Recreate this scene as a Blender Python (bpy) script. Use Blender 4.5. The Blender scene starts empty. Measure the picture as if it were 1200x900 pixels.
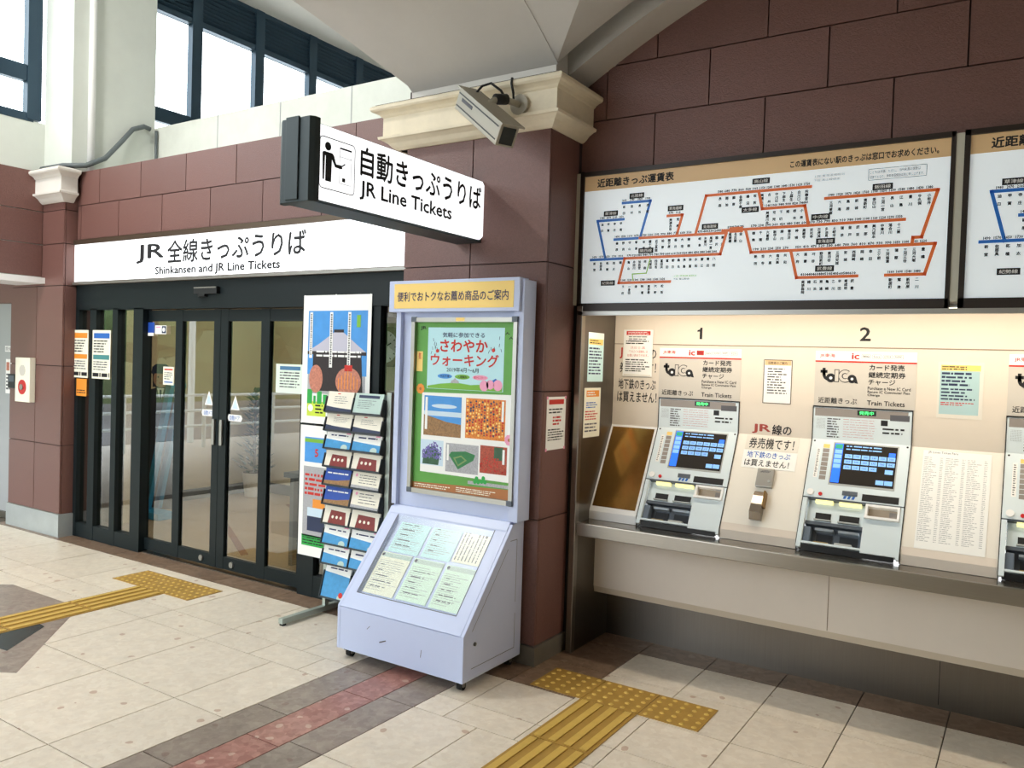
import bpy, bmesh, math, random
from mathutils import Vector, Matrix
random.seed(7)
scene = bpy.context.scene
COL = scene.collection

# ------------------------------------------------------------------ camera
def look(yaw, pitch, roll):
    cy, sy, cp, sp, cr, sr = (math.cos(yaw), math.sin(yaw), math.cos(pitch),
                              math.sin(pitch), math.cos(roll), math.sin(roll))
    A = Matrix(((cy, -sy, 0), (0, 0, -1), (sy, cy, 0)))
    B = Matrix(((1, 0, 0), (0, cp, -sp), (0, sp, cp)))
    C = Matrix(((cr, -sr, 0), (sr, cr, 0), (0, 0, 1)))
    return C @ B @ A
R = look(-0.57290801, 0.02595234, 0.0325638)
cam_d = bpy.data.cameras.new('camera')
cam_d.sensor_width = 36.0
cam_d.lens = 949.63 / 1200 * 36.0
cam_d.clip_start = 0.05
cam = bpy.data.objects.new('camera', cam_d)
COL.objects.link(cam)
cam.matrix_world = Matrix((
    (R[0][0], -R[1][0], -R[2][0], 0.0),
    (R[0][1], -R[1][1], -R[2][1], 0.0),
    (R[0][2], -R[1][2], -R[2][2], 1.65),
    (0, 0, 0, 1)))
scene.camera = cam

# ------------------------------------------------------------------ world, exposure
world = bpy.data.worlds.new('overcast_sky')
scene.world = world
world.use_nodes = True
bg = world.node_tree.nodes['Background']
bg.inputs['Color'].default_value = (0.87, 0.94, 1.0, 1)
bg.inputs['Strength'].default_value = 5.2
scene.view_settings.view_transform = 'Standard'
scene.view_settings.look = 'None'
scene.view_settings.exposure = 0.12
scene.view_settings.gamma = 1.0
scene.view_settings.use_curve_mapping = False

def area(name, loc, size, size_y, power, color=(1, 1, 1), rot=(0, 0, 0), parent=None):
    d = bpy.data.lights.new(name, 'AREA')
    d.shape = 'RECTANGLE'; d.size = size; d.size_y = size_y
    d.energy = power; d.color = color
    o = bpy.data.objects.new(name, d)
    COL.objects.link(o)
    o.location = loc; o.rotation_euler = rot
    if parent is not None:
        o.parent = parent
        o.location = Vector(loc) - wloc(parent)
    return o

# ------------------------------------------------------------------ helpers: materials
def lin(c):
    return tuple((x / 255 / 12.92) if x / 255 <= 0.04045 else ((x / 255 + 0.055) / 1.055) ** 2.4 for x in c)
MATS = {}
def mat(name, rgb, rough=0.5, metal=0.0, var=0.0, scale=8.0, bump=0.0, bscale=60.0, emit=0.0,
        rnd=0.0, spec=0.5, stretch=None, aniso=0.0):
    """procedural principled material; rgb in sRGB 0..255"""
    if name in MATS:
        return MATS[name]
    m = bpy.data.materials.new(name); m.use_nodes = True
    nt = m.node_tree; N = nt.nodes; L = nt.links
    p = N['Principled BSDF']
    c = lin(rgb)
    p.inputs['Base Color'].default_value = (*c, 1)
    p.inputs['Roughness'].default_value = rough
    p.inputs['Metallic'].default_value = metal
    p.inputs['Specular IOR Level'].default_value = spec
    geo = N.new('ShaderNodeNewGeometry')
    vec = geo.outputs['Position']
    if stretch:
        mp = N.new('ShaderNodeMapping'); mp.inputs['Scale'].default_value = stretch
        L.new(vec, mp.inputs['Vector']); vec = mp.outputs['Vector']
    if var or rnd:
        hs = N.new('ShaderNodeHueSaturation')
        hs.inputs['Color'].default_value = (*c, 1)
        val = None
        if var:
            nz = N.new('ShaderNodeTexNoise'); nz.inputs['Scale'].default_value = scale
            nz.inputs['Detail'].default_value = 6; nz.inputs['Roughness'].default_value = 0.65
            L.new(vec, nz.inputs['Vector'])
            mr = N.new('ShaderNodeMapRange')
            mr.inputs['From Min'].default_value = 0.25; mr.inputs['From Max'].default_value = 0.75
            mr.inputs['To Min'].default_value = 1 - var; mr.inputs['To Max'].default_value = 1 + var
            L.new(nz.outputs['Fac'], mr.inputs['Value']); val = mr.outputs['Result']
        if rnd:
            oi = N.new('ShaderNodeObjectInfo')
            m2 = N.new('ShaderNodeMapRange')
            m2.inputs['To Min'].default_value = 1 - rnd; m2.inputs['To Max'].default_value = 1 + rnd
            L.new(oi.outputs['Random'], m2.inputs['Value'])
            if val is not None:
                mm = N.new('ShaderNodeMath'); mm.operation = 'MULTIPLY'
                L.new(val, mm.inputs[0]); L.new(m2.outputs['Result'], mm.inputs[1]); val = mm.outputs[0]
            else:
                val = m2.outputs['Result']
        L.new(val, hs.inputs['Value'])
        L.new(hs.outputs['Color'], p.inputs['Base Color'])
    if bump:
        nb = N.new('ShaderNodeTexNoise'); nb.inputs['Scale'].default_value = bscale
        nb.inputs['Detail'].default_value = 4
        L.new(vec, nb.inputs['Vector'])
        bp = N.new('ShaderNodeBump'); bp.inputs['Strength'].default_value = bump
        bp.inputs['Distance'].default_value = 0.01
        L.new(nb.outputs['Fac'], bp.inputs['Height']); L.new(bp.outputs['Normal'], p.inputs['Normal'])
    if emit:
        p.inputs['Emission Color'].default_value = (*c, 1)
        p.inputs['Emission Strength'].default_value = emit
    MATS[name] = m
    return m

def stone(name, base, chip, dark, cs=26.0, amount=0.5, rough=0.25, rnd=0.04, patch=0.10, mott=0.22):
    """polished terrazzo-like stone: two sizes of chips over a mottled ground"""
    m = bpy.data.materials.new(name); m.use_nodes = True
    nt = m.node_tree; N = nt.nodes; L = nt.links
    p = N['Principled BSDF']; p.inputs['Roughness'].default_value = rough
    p.inputs['Specular IOR Level'].default_value = 0.4
    geo = N.new('ShaderNodeNewGeometry')
    oi = N.new('ShaderNodeObjectInfo')
    off = N.new('ShaderNodeVectorMath'); off.operation = 'SCALE'
    off.inputs[3].default_value = 37.0
    cb = N.new('ShaderNodeCombineXYZ')
    for i in range(3):
        L.new(oi.outputs['Random'], cb.inputs[i])
    L.new(cb.outputs[0], off.inputs[0])
    ad = N.new('ShaderNodeVectorMath'); L.new(geo.outputs['Position'], ad.inputs[0]); L.new(off.outputs[0], ad.inputs[1])
    # distort
    nz = N.new('ShaderNodeTexNoise'); nz.inputs['Scale'].default_value = 9; nz.inputs['Detail'].default_value = 5
    L.new(ad.outputs[0], nz.inputs['Vector'])
    mx = N.new('ShaderNodeMix'); mx.data_type = 'VECTOR'; mx.inputs['Factor'].default_value = 0.06
    L.new(ad.outputs[0], mx.inputs['A']); L.new(nz.outputs['Color'], mx.inputs['B'])
    v1 = N.new('ShaderNodeTexVoronoi'); v1.inputs['Scale'].default_value = cs
    L.new(mx.outputs['Result'], v1.inputs['Vector'])
    v2 = N.new('ShaderNodeTexVoronoi'); v2.inputs['Scale'].default_value = cs * 0.42
    L.new(mx.outputs['Result'], v2.inputs['Vector'])
    s1 = N.new('ShaderNodeSeparateColor'); L.new(v1.outputs['Color'], s1.inputs[0])
    s2 = N.new('ShaderNodeSeparateColor'); L.new(v2.outputs['Color'], s2.inputs[0])
    r1 = N.new('ShaderNodeValToRGB')
    r1.color_ramp.elements[0].position = 0.0; r1.color_ramp.elements[0].color = (*lin(base), 1)
    r1.color_ramp.elements[1].position = 1.0; r1.color_ramp.elements[1].color = (*lin(chip), 1)
    L.new(s1.outputs[0], r1.inputs['Fac'])
    r2 = N.new('ShaderNodeValToRGB'); r2.color_ramp.interpolation = 'CONSTANT'
    r2.color_ramp.elements[0].color = (0, 0, 0, 1)
    r2.color_ramp.elements[1].position = 1 - patch; r2.color_ramp.elements[1].color = (1, 1, 1, 1)
    L.new(s2.outputs[0], r2.inputs['Fac'])
    md = N.new('ShaderNodeMath'); md.operation = 'LESS_THAN'; md.inputs[1].default_value = 0.30
    L.new(v2.outputs['Distance'], md.inputs[0])
    m3 = N.new('ShaderNodeMath'); m3.operation = 'MULTIPLY'
    L.new(r2.outputs['Color'], m3.inputs[0]); L.new(md.outputs[0], m3.inputs[1])
    m4 = N.new('ShaderNodeMath'); m4.operation = 'MULTIPLY'; m4.inputs[1].default_value = amount
    L.new(m3.outputs[0], m4.inputs[0])
    mc = N.new('ShaderNodeMix'); mc.data_type = 'RGBA'
    L.new(m4.outputs[0], mc.inputs['Factor']); L.new(r1.outputs['Color'], mc.inputs['A'])
    mc.inputs['B'].default_value = (*lin(dark), 1)
    hs = N.new('ShaderNodeHueSaturation'); L.new(mc.outputs['Result'], hs.inputs['Color'])
    n2 = N.new('ShaderNodeTexNoise'); n2.inputs['Scale'].default_value = 11; n2.inputs['Detail'].default_value = 9; n2.inputs['Roughness'].default_value = 0.72
    L.new(ad.outputs[0], n2.inputs['Vector'])
    mr = N.new('ShaderNodeMapRange'); mr.inputs['From Min'].default_value = 0.28; mr.inputs['From Max'].default_value = 0.72; mr.inputs['To Min'].default_value = 1 - mott; mr.inputs['To Max'].default_value = 1 + mott * 0.8
    L.new(n2.outputs['Fac'], mr.inputs['Value'])
    ma = N.new('ShaderNodeMapRange'); ma.inputs['To Min'].default_value = 1 - rnd; ma.inputs['To Max'].default_value = 1 + rnd
    L.new(oi.outputs['Random'], ma.inputs['Value'])
    mm = N.new('ShaderNodeMath'); mm.operation = 'MULTIPLY'
    L.new(mr.outputs[0], mm.inputs[0]); L.new(ma.outputs[0], mm.inputs[1]); L.new(mm.outputs[0], hs.inputs['Value'])
    L.new(hs.outputs['Color'], p.inputs['Base Color'])
    MATS[name] = m
    return m

def glass(name, tint=(1, 1, 1), boost=1.6, rough=0.0):
    m = bpy.data.materials.new(name); m.use_nodes = True
    nt = m.node_tree; N = nt.nodes; L = nt.links
    N.remove(N['Principled BSDF'])
    tr = N.new('ShaderNodeBsdfTransparent'); tr.inputs['Color'].default_value = (*tint, 1)
    gl = N.new('ShaderNodeBsdfGlossy'); gl.inputs['Roughness'].default_value = rough
    fr = N.new('ShaderNodeFresnel'); fr.inputs['IOR'].default_value = 1.5
    mu = N.new('ShaderNodeMath'); mu.operation = 'MULTIPLY'; mu.inputs[1].default_value = boost; mu.use_clamp = True
    L.new(fr.outputs[0], mu.inputs[0])
    ge = N.new('ShaderNodeNewGeometry')
    iv = N.new('ShaderNodeMath'); iv.operation = 'SUBTRACT'; iv.inputs[0].default_value = 1.0
    L.new(ge.outputs['Backfacing'], iv.inputs[1])
    m2 = N.new('ShaderNodeMath'); m2.operation = 'MULTIPLY'
    L.new(mu.outputs[0], m2.inputs[0]); L.new(iv.outputs[0], m2.inputs[1]); mu = m2
    mx = N.new('ShaderNodeMixShader')
    L.new(mu.outputs[0], mx.inputs[0]); L.new(tr.outputs[0], mx.inputs[1]); L.new(gl.outputs[0], mx.inputs[2])
    L.new(mx.outputs[0], N['Material Output'].inputs['Surface'])
    MATS[name] = m
    return m

# ------------------------------------------------------------------ helpers: objects
def wloc(o):
    v = Vector(o.location)
    while o.parent is not None:
        o = o.parent; v += Vector(o.location)
    return v
def tag(o, label=None, cat=None, group=None, kind=None):
    if label: o['label'] = label
    if cat: o['category'] = cat
    if group: o['group'] = group
    if kind: o['kind'] = kind
    return o
def thing(name, label, cat, loc, group=None):
    o = bpy.data.objects.new(name, None)
    COL.objects.link(o); o.location = loc; o.empty_display_size = 0.1
    return tag(o, label, cat, group)
def struct(name, label=None, loc=(0, 0, 0)):
    o = bpy.data.objects.new(name, None)
    COL.objects.link(o); o.location = loc; o.empty_display_size = 0.1
    o['kind'] = 'structure'
    if label: o['label'] = label
    return o

class Frame:
    def __init__(s, o, u, v):
        s.o = Vector(o); s.u = Vector(u).normalized(); s.v = Vector(v).normalized(); s.n = s.u.cross(s.v)
    def __call__(s, a, b, c=0.0):
        return s.o + s.u * a + s.v * b + s.n * c
WORLD = Frame((0, 0, 0), (1, 0, 0), (0, 1, 0))
def FY(y):                       # wall facing the camera (-Y): a = X, b = Z
    return Frame((0, y, 0), (1, 0, 0), (0, 0, 1))
def FX(x):                       # wall facing +X: a = Y, b = Z
    return Frame((x, 0, 0), (0, 1, 0), (0, 0, 1))
SLOPE = Frame((0, 4.245, 0.80), (1, 0, 0), (0, 0.265, 0.495))       # sloped ticket-machine front
KSLOPE = Frame((0, 3.22, 0.29), (1, 0, 0), (0, 0.41, 0.48))         # sloped brochure case

class MB:
    def __init__(s, f=WORLD):
        s.v = []; s.f = []; s.fr = f
    def p(s, a, b, c=0.0):
        s.v.append(s.fr(a, b, c)); return len(s.v) - 1
    def box(s, a0, a1, b0, b1, c0, c1):
        i = len(s.v)
        for c in (c0, c1):
            for a, b in ((a0, b0), (a1, b0), (a1, b1), (a0, b1)):
                s.p(a, b, c)
        for q in ((3, 2, 1, 0), (4, 5, 6, 7), (0, 1, 5, 4), (1, 2, 6, 5), (2, 3, 7, 6), (3, 0, 4, 7)):
            s.f.append(tuple(i + k for k in q))
        return s
    def prism(s, poly, c0, c1):          # poly in (a,b) counter-clockwise seen from +c
        i = len(s.v); n = len(poly)
        for c in (c0, c1):
            for a, b in poly: s.p(a, b, c)
        s.f.append(tuple(i + k for k in reversed(range(n))))
        s.f.append(tuple(i + n + k for k in range(n)))
        for k in range(n):
            j = (k + 1) % n
            s.f.append((i + k, i + j, i + n + j, i + n + k))
        return s
    def poly(s, pts, c=0.0):
        i = len(s.v)
        for a, b in pts: s.p(a, b, c)
        s.f.append(tuple(range(i, i + len(pts))))
        return s
    def rect(s, a0, a1, b0, b1, c=0.0):
        return s.poly(((a0, b0), (a1, b0), (a1, b1), (a0, b1)), c)
    def disc(s, a, b, r, c=0.0, n=20, ry=None):
        ry = ry or r
        return s.poly([(a + r * math.cos(2 * math.pi * k / n), b + ry * math.sin(2 * math.pi * k / n)) for k in range(n)], c)
    def cyl(s, a, b, r, c0, c1, n=18, r2=None):
        r2 = r if r2 is None else r2
        i = len(s.v)
        for c, rr in ((c0, r), (c1, r2)):
            for k in range(n):
                t = 2 * math.pi * k / n
                s.p(a + rr * math.cos(t), b + rr * math.sin(t), c)
        s.f.append(tuple(i + k for k in reversed(range(n))))
        s.f.append(tuple(i + n + k for k in range(n)))
        for k in range(n):
            j = (k + 1) % n
            s.f.append((i + k, i + j, i + n + j, i + n + k))
        return s
    def tube(s, pts, r, n=8):            # pts in world/frame coordinates
        P = [s.fr(*q) for q in pts]
        rings = []
        for k, q in enumerate(P):
            d = (P[min(k + 1, len(P) - 1)] - P[max(k - 1, 0)]).normalized()
            up = Vector((0, 0, 1)) if abs(d.z) < 0.95 else Vector((1, 0, 0))
            x = d.cross(up).normalized(); y = x.cross(d).normalized()
            ring = []
            for t in range(n):
                w = 2 * math.pi * t / n
                s.v.append(q + x * (r * math.cos(w)) + y * (r * math.sin(w))); ring.append(len(s.v) - 1)
            rings.append(ring)
        for A, B in zip(rings, rings[1:]):
            for t in range(n):
                u = (t + 1) % n
                s.f.append((A[t], A[u], B[u], B[t]))
        s.f.append(tuple(reversed(rings[0]))); s.f.append(tuple(rings[-1]))
        return s
    def line(s, a0, b0, a1, b1, w, c=0.0):
        d = Vector((a1 - a0, b1 - b0)); d.normalize()
        nx, ny = -d.y * w / 2, d.x * w / 2
        return s.poly(((a0 - nx, b0 - ny), (a1 - nx, b1 - ny), (a1 + nx, b1 + ny), (a0 + nx, b0 + ny)), c)
    def build(s, name, m, parent=None, smooth=False, bevel=0.0, recalc=True):
        me = bpy.data.meshes.new(name)
        lo = Vector([min(v[i] for v in s.v) for i in range(3)]); hi = Vector([max(v[i] for v in s.v) for i in range(3)])
        ctr = (lo + hi) / 2; ctr.z = lo.z
        me.from_pydata([v - ctr for v in s.v], [], s.f)
        if bevel or recalc:
            bm = bmesh.new(); bm.from_mesh(me)
            if recalc and len(s.f) > 1:
                bmesh.ops.recalc_face_normals(bm, faces=bm.faces)
            if bevel:
                bmesh.ops.bevel(bm, geom=bm.edges[:], offset=bevel, segments=2, affect='EDGES', profile=0.7, clamp_overlap=True)
            bm.to_mesh(me); bm.free()
        me.materials.append(MATS[m] if isinstance(m, str) else m)
        if smooth:
            for q in me.polygons: q.use_smooth = True
        o = bpy.data.objects.new(name, me)
        COL.objects.link(o)
        if parent is not None:
            o.parent = parent; o.location = ctr - wloc(parent)
        else:
            o.location = ctr
        return o
def sbox(name, m, parent, x0, x1, y0, y1, z0, z1, bevel=0.0):
    return MB().box(x0, x1, y0, y1, z0, z1).build(name, m, parent, bevel=bevel)
CUBES = {}
def tile(name, m, parent, x0, x1, y0, y1, z0, z1):
    """one clad piece; alike pieces share a unit-cube mesh"""
    if m not in CUBES:
        me = bpy.data.meshes.new('clad_piece')
        b = bmesh.new(); bmesh.ops.create_cube(b, size=1.0); b.to_mesh(me); b.free()
        me.materials.append(MATS[m]); CUBES[m] = me
    o = bpy.data.objects.new(name, CUBES[m]); COL.objects.link(o)
    o.parent = parent
    o.location = Vector(((x0 + x1) / 2, (y0 + y1) / 2, (z0 + z1) / 2)) - wloc(parent)
    o.scale = (x1 - x0, y1 - y0, z1 - z0)
    return o

# ------------------------------------------------------------------ helpers: lettering
GLY = {}
def glyphs(txt, res=2):
    key = (txt, res)
    if key in GLY: return GLY[key]
    cu = bpy.data.curves.new('t', 'FONT'); cu.body = txt
    cu.resolution_u = res; cu.fill_mode = 'FRONT'
    ob = bpy.data.objects.new('t', cu)
    me = bpy.data.meshes.new_from_object(ob)
    V = [(v.co.x, v.co.y) for v in me.vertices]; Fc = [tuple(p.vertices) for p in me.polygons]
    bpy.data.objects.remove(ob); bpy.data.curves.remove(cu); bpy.data.meshes.remove(me)
    if not V:
        V = [(0, 0), (1, 0), (1, 1)]; Fc = [(0, 1, 2)]
    x0 = min(v[0] for v in V); x1 = max(v[0] for v in V); y0 = min(v[1] for v in V); y1 = max(v[1] for v in V)
    GLY[key] = (V, Fc, x0, x1, y0, y1)
    return GLY[key]
def stamp(mb, V, Fc, ox, oy, sx, sy, c, bold):
    """bold strokes: the outline is laid down a few times, shifted by a fraction of the stroke"""
    sh = [(0, 0)] if bold <= 0 else [(-bold, 0), (bold, 0), (0, -bold), (0, bold)]
    for k, (dx, dy) in enumerate(sh):
        i = len(mb.v)
        for x, y in V: mb.p(ox + (x + dx) * sx, oy + (y + dy) * sy, c + k * 0.00002)
        for q in Fc: mb.f.append(tuple(i + j for j in q))
def put(mb, txt, a0, a1, b0, b1, c=0.0, bold=0.0, res=2):
    """lettering fitted into the rectangle a0..a1, b0..b1 of the builder's frame"""
    V, Fc, x0, x1, y0, y1 = glyphs(txt, res)
    sx = (a1 - a0) / max(x1 - x0, 1e-6); sy = (b1 - b0) / max(y1 - y0, 1e-6)
    stamp(mb, V, Fc, a0 - x0 * sx, b0 - y0 * sy, sx, sy, c, bold)
    return mb
def vput(mb, txt, a, b, size, pitch, c=0.0, bold=0.0):
    """vertical writing from the top (a = centre, b = top)"""
    for k, ch in enumerate(txt):
        V, Fc, x0, x1, y0, y1 = glyphs(ch, 1)
        stamp(mb, V, Fc, a - (x0 + x1) / 2 * size, b - k * pitch - 0.88 * size, size, size, c, bold)
    return mb
def scrib(mb, a0, a1, b0, b1, rows, fill=0.55, c=0.0, seed=1, ragged=0.35, words=True):
    """fine print too small to read: rows of short ink strokes"""
    rg = random.Random(seed); h = (b1 - b0) / rows
    for r in range(rows):
        y = b1 - (r + 0.5) * h; x = a0; end = a1 - rg.random() * ragged * (a1 - a0)
        while x < end:
            w = min((0.5 + rg.random() * (2.2 if words else 0.4)) * h, end - x)
            mb.rect(x, x + w, y - h * fill / 2, y + h * fill / 2 * (0.6 + 0.4 * rg.random()), c)
            x += w + h * (0.18 + 0.3 * rg.random())
    return mb
def letters(parent, m, fr, items, name='lettering', c=0.0012):
    for it in items:                     # every line of writing is a piece of its own
        t, a0, a1, b0, b1 = it[:5]
        bold = it[5] if len(it) > 5 else 0.0
        V, Fc, x0, x1, y0, y1 = glyphs(t)
        sx = (a1 - a0) / (x1 - x0); sy = (b1 - b0) / (y1 - y0)
        words = t.split(' ')
        for k, w in enumerate(words):
            W = glyphs(w); end = glyphs(' '.join(words[:k + 1]))[3]
            mb = MB(fr)
            stamp(mb, W[0], W[1], a0 + (end - W[3] - x0) * sx, b0 - y0 * sy, sx, sy, c, bold)
            o = mb.build(name, m, parent, recalc=False)
    return o
def fine(parent, m, fr, a0, a1, b0, b1, rows, seed=1, c=0.0012, fill=0.5, ragged=0.35, name='fine_print'):
    o = scrib(MB(fr), a0, a1, b0, b1, rows, fill, c, seed, ragged).build(name, m, parent, recalc=False)
    o['kind'] = 'stuff'
    return o
def patch(parent, name, m, fr, a0, a1, b0, b1, c=0.001):
    return MB(fr).rect(a0, a1, b0, b1, c).build(name, m, parent, recalc=False)
def shape(parent, name, m, fr, pts, c=0.001):
    return MB(fr).poly(pts, c).build(name, m, parent, recalc=False)

# ------------------------------------------------------------------ materials
mat('brown_tile', (116, 81, 74), 0.42, var=0.16, scale=90, bump=0.35, bscale=170, rnd=0.05)
mat('grout', (62, 46, 46), 0.9)
mat('floor_grout', (92, 84, 74), 0.9)
stone('stone_beige', (234, 223, 206), (226, 213, 194), (184, 148, 122), 42, 0.7, 0.32, 0.03, 0.05, 0.10)
stone('stone_grey', (158, 146, 134), (142, 128, 118), (126, 98, 90), 40, 0.6, 0.3, 0.07, 0.12, 0.26)
stone('stone_red', (182, 136, 124), (156, 106, 98), (206, 182, 168), 44, 0.7, 0.3, 0.06, 0.2)
stone('stone_brown', (142, 118, 98), (120, 96, 78), (160, 140, 120), 34, 0.5, 0.35, 0.06, 0.15)
stone('stone_dark_green', (52, 66, 66), (40, 52, 54), (70, 84, 82), 20, 0.5, 0.25, 0.05, 0.1)
mat('plaster', (226, 222, 214), 0.8, var=0.04, scale=3, bump=0.08, bscale=90)
mat('plaster_column', (214, 218, 210), 0.8, var=0.05, scale=3, bump=0.08, bscale=90)
mat('cornice', (232, 220, 194), 0.6, var=0.10, scale=6, bump=0.15, bscale=30)
mat('cornice_line', (70, 60, 48), 0.8)
mat('steel', (150, 143, 132), 0.28, 0.95, var=0.05, scale=3, stretch=(1, 1, 60))
mat('steel_dark', (120, 114, 106), 0.34, 0.95, var=0.06, scale=3, stretch=(60, 60, 1))
mat('counter_steel', (150, 142, 132), 0.2, 0.95)
mat('alu', (172, 170, 164), 0.38, 0.85)
mat('recess_panel', (226, 215, 200), 0.5, var=0.03, scale=3)
mat('recess_slope', (238, 232, 220), 0.45, var=0.03, scale=3)
mat('recess_lower', (226, 214, 200), 0.5, var=0.03, scale=4)
mat('bronze_glass', (164, 124, 66), 0.16, 0.8, var=0.2, scale=4)
mat('frame_green', (12, 24, 27), 0.5, spec=0.3)
mat('frame_black', (20, 22, 24), 0.5)
mat('black', (14, 14, 16), 0.5)
mat('ink', (22, 22, 26), 0.7)
mat('ink_grey', (92, 92, 98), 0.7)
mat('ink_light', (172, 172, 174), 0.7)
mat('ink_red', (200, 46, 36), 0.7)
mat('ink_navy', (40, 44, 92), 0.7)
mat('ink_blue', (40, 104, 190), 0.7)
mat('white', (244, 244, 242), 0.5)
mat('paper', (246, 246, 242), 0.7)
mat('paper_cream', (244, 240, 220), 0.7)
mat('paper_cyan', (206, 238, 240), 0.7)
mat('paper_mint', (226, 244, 226), 0.7)
mat('sign_lit', (250, 252, 255), 0.4, emit=1.0)
mat('fare_panel', (232, 240, 244), 0.35, emit=0.30)
mat('fare_tan', (212, 178, 132), 0.4, emit=0.12)
mat('route_orange', (222, 108, 44), 0.4, emit=0.1)
mat('route_blue', (34, 104, 186), 0.4, emit=0.15)
mat('route_green', (150, 190, 80), 0.4, emit=0.15)
mat('bronze_frame', (96, 82, 68), 0.4, 0.6)
mat('fare_frame', (44, 34, 28), 0.4, 0.2)
mat('fare_strip', (196, 192, 176), 0.5)
mat('lilac', (196, 206, 236), 0.35, var=0.015, scale=3)
mat('lilac_edge', (176, 186, 214), 0.4)
mat('scuff', (96, 92, 96), 0.8)
mat('yellow_panel', (250, 214, 122), 0.5)
mat('cam_body', (164, 157, 140), 0.45, 0.1)
mat('cam_glass', (34, 40, 40), 0.1)
mat('tactile', (172, 134, 58), 0.6, var=0.12, scale=14)
mat('tactile_hi', (208, 172, 84), 0.55, var=0.08, scale=20)
mat('machine', (222, 234, 238), 0.32)
mat('machine_grey', (178, 182, 180), 0.4)
mat('machine_dark', (86, 94, 104), 0.4)
mat('mouth_dark', (34, 38, 44), 0.4)
mat('machine_band', (150, 142, 136), 0.4)
mat('screen', (40, 36, 32), 0.15, emit=0.25)
mat('screen_button', (128, 176, 232), 0.3, emit=0.6)
mat('screen_blue', (40, 110, 250), 0.3, emit=0.7)
mat('screen_green', (40, 150, 110), 0.3, emit=0.5)
mat('led_off', (20, 40, 26), 0.3)
mat('led_green', (80, 255, 130), 0.3, emit=1.6)
mat('slot_light', (255, 246, 176), 0.3, emit=0.7)
mat('red_button', (200, 30, 34), 0.35)
mat('plate_grey', (206, 200, 190), 0.5)
mat('tape', (232, 226, 214), 0.25)
mat('rack_metal', (176, 186, 178), 0.4, 0.5)
mat('pocket', (46, 52, 58), 0.3)
mat('rubber', (18, 18, 18), 0.8)
mat('poster_green', (92, 160, 66), 0.5, var=0.08, scale=8)
mat('poster_blue', (186, 228, 236), 0.5)
mat('sky_blue', (70, 150, 222), 0.5, var=0.10, scale=9)
mat('cloud', (206, 226, 240), 0.5)
mat('autumn', (150, 112, 70), 0.5, var=0.45, scale=90)
mat('dolls', (222, 130, 40), 0.5, var=0.5, scale=120)
mat('wisteria', (110, 100, 170), 0.5, var=0.5, scale=110)
mat('field', (40, 120, 66), 0.5, var=0.15, scale=60)
mat('town_grey', (172, 172, 176), 0.5, var=0.35, scale=160)
mat('festival', (170, 70, 46), 0.5, var=0.6, scale=130)
mat('leaf_green', (120, 180, 60), 0.6)
mat('bright_green', (40, 170, 72), 0.5)
mat('lime', (206, 226, 70), 0.5)
mat('pink', (238, 160, 190), 0.5)
mat('orange', (240, 150, 50), 0.5)
mat('earth_brown', (176, 110, 58), 0.5)
mat('roof_grey', (192, 190, 206), 0.6)
mat('temple_dark', (38, 28, 30), 0.6, var=0.3, scale=60)
mat('lantern', (196, 126, 104), 0.6, var=0.35, scale=60)
mat('navy', (36, 48, 82), 0.5)
mat('brochure_blue', (66, 150, 206), 0.35, var=0.15, scale=40)
mat('brochure_deep', (36, 76, 168), 0.35, var=0.1, scale=30)
mat('brochure_red', (128, 36, 34), 0.4, var=0.15, scale=60)
mat('brochure_cream', (236, 230, 214), 0.4)
mat('brochure_teal', (186, 208, 200), 0.4)
mat('office_wall', (222, 204, 172), 0.8)
mat('office_floor', (176, 150, 122), 0.35, var=0.05, scale=3)
mat('office_stripe', (132, 76, 58), 0.5)
mat('office_dark', (74, 80, 82), 0.5)
mat('wood', (110, 66, 36), 0.5)
mat('easel_blue', (40, 150, 200), 0.4)
mat('pot_white', (226, 220, 210), 0.5)
mat('foliage', (52, 92, 64), 0.6, var=0.3, scale=20)
mat('skin', (206, 160, 132), 0.6)
mat('uniform', (54, 56, 70), 0.7)
mat('grey_door', (170, 172, 174), 0.45, 0.2)
mat('asphalt', (120, 120, 122), 0.9, var=0.08, scale=2)
mat('pave', (190, 186, 178), 0.9, var=0.06, scale=2)
mat('tree_leaf', (96, 122, 74), 0.8, var=0.35, scale=2.5)
mat('bark', (92, 76, 62), 0.9)
mat('pole_white', (226, 236, 234), 0.5)
mat('lamp_tube', (255, 246, 226), 0.3, emit=6.0)
mat('clock_face', (238, 238, 232), 0.5)
glass('glass_door', (0.76, 0.79, 0.76), 3.2)
glass('glass_clear', (0.97, 0.985, 0.98), 1.0)
glass('glass_case', (0.97, 0.985, 0.98), 0.9, 0.28)

# ================================================================== STRUCTURE
# ---- floor: slab with every stone of the paving laid on it
floor = MB().box(-8.4, 3.2, -3.6, 4.56, -0.06, -0.010).build('floor', 'floor_grout')
tag(floor, 'polished beige stone floor with grey and red stone bands', None, None, 'structure')
G = 0.0028
def ft(m, x0, x1, y0, y1, name='floor_tile'):
    tile(name, m, floor, x0 + G, x1 - G, y0 + G, y1 - G, -0.012, 0.0)
lx = [-3.03, -3.39, -3.98, -4.57, -5.16, -5.75, -6.34, -6.93, -7.52, -8.11]
ly = [-1.17, -0.58, 0.01, 0.60, 1.19, 1.78, 2.37, 2.96]
for r in range(len(ly) - 1):
    for k in range(len(lx) - 1):
        ft('stone_beige', lx[k + 1], lx[k], ly[r], ly[r + 1])
for k, (a, b) in enumerate(zip(lx[1:], lx)):
    ft('stone_beige', a, b, 3.17, 3.735)
lx2 = [-3.03, -3.20, -3.585, -3.98, -4.57, -5.16, -5.75, -6.34, -6.93, -7.52, -8.11]
for a, b in zip(lx2[1:], lx2):
    ft('stone_beige', a, b, 2.96, 3.17)
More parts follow.
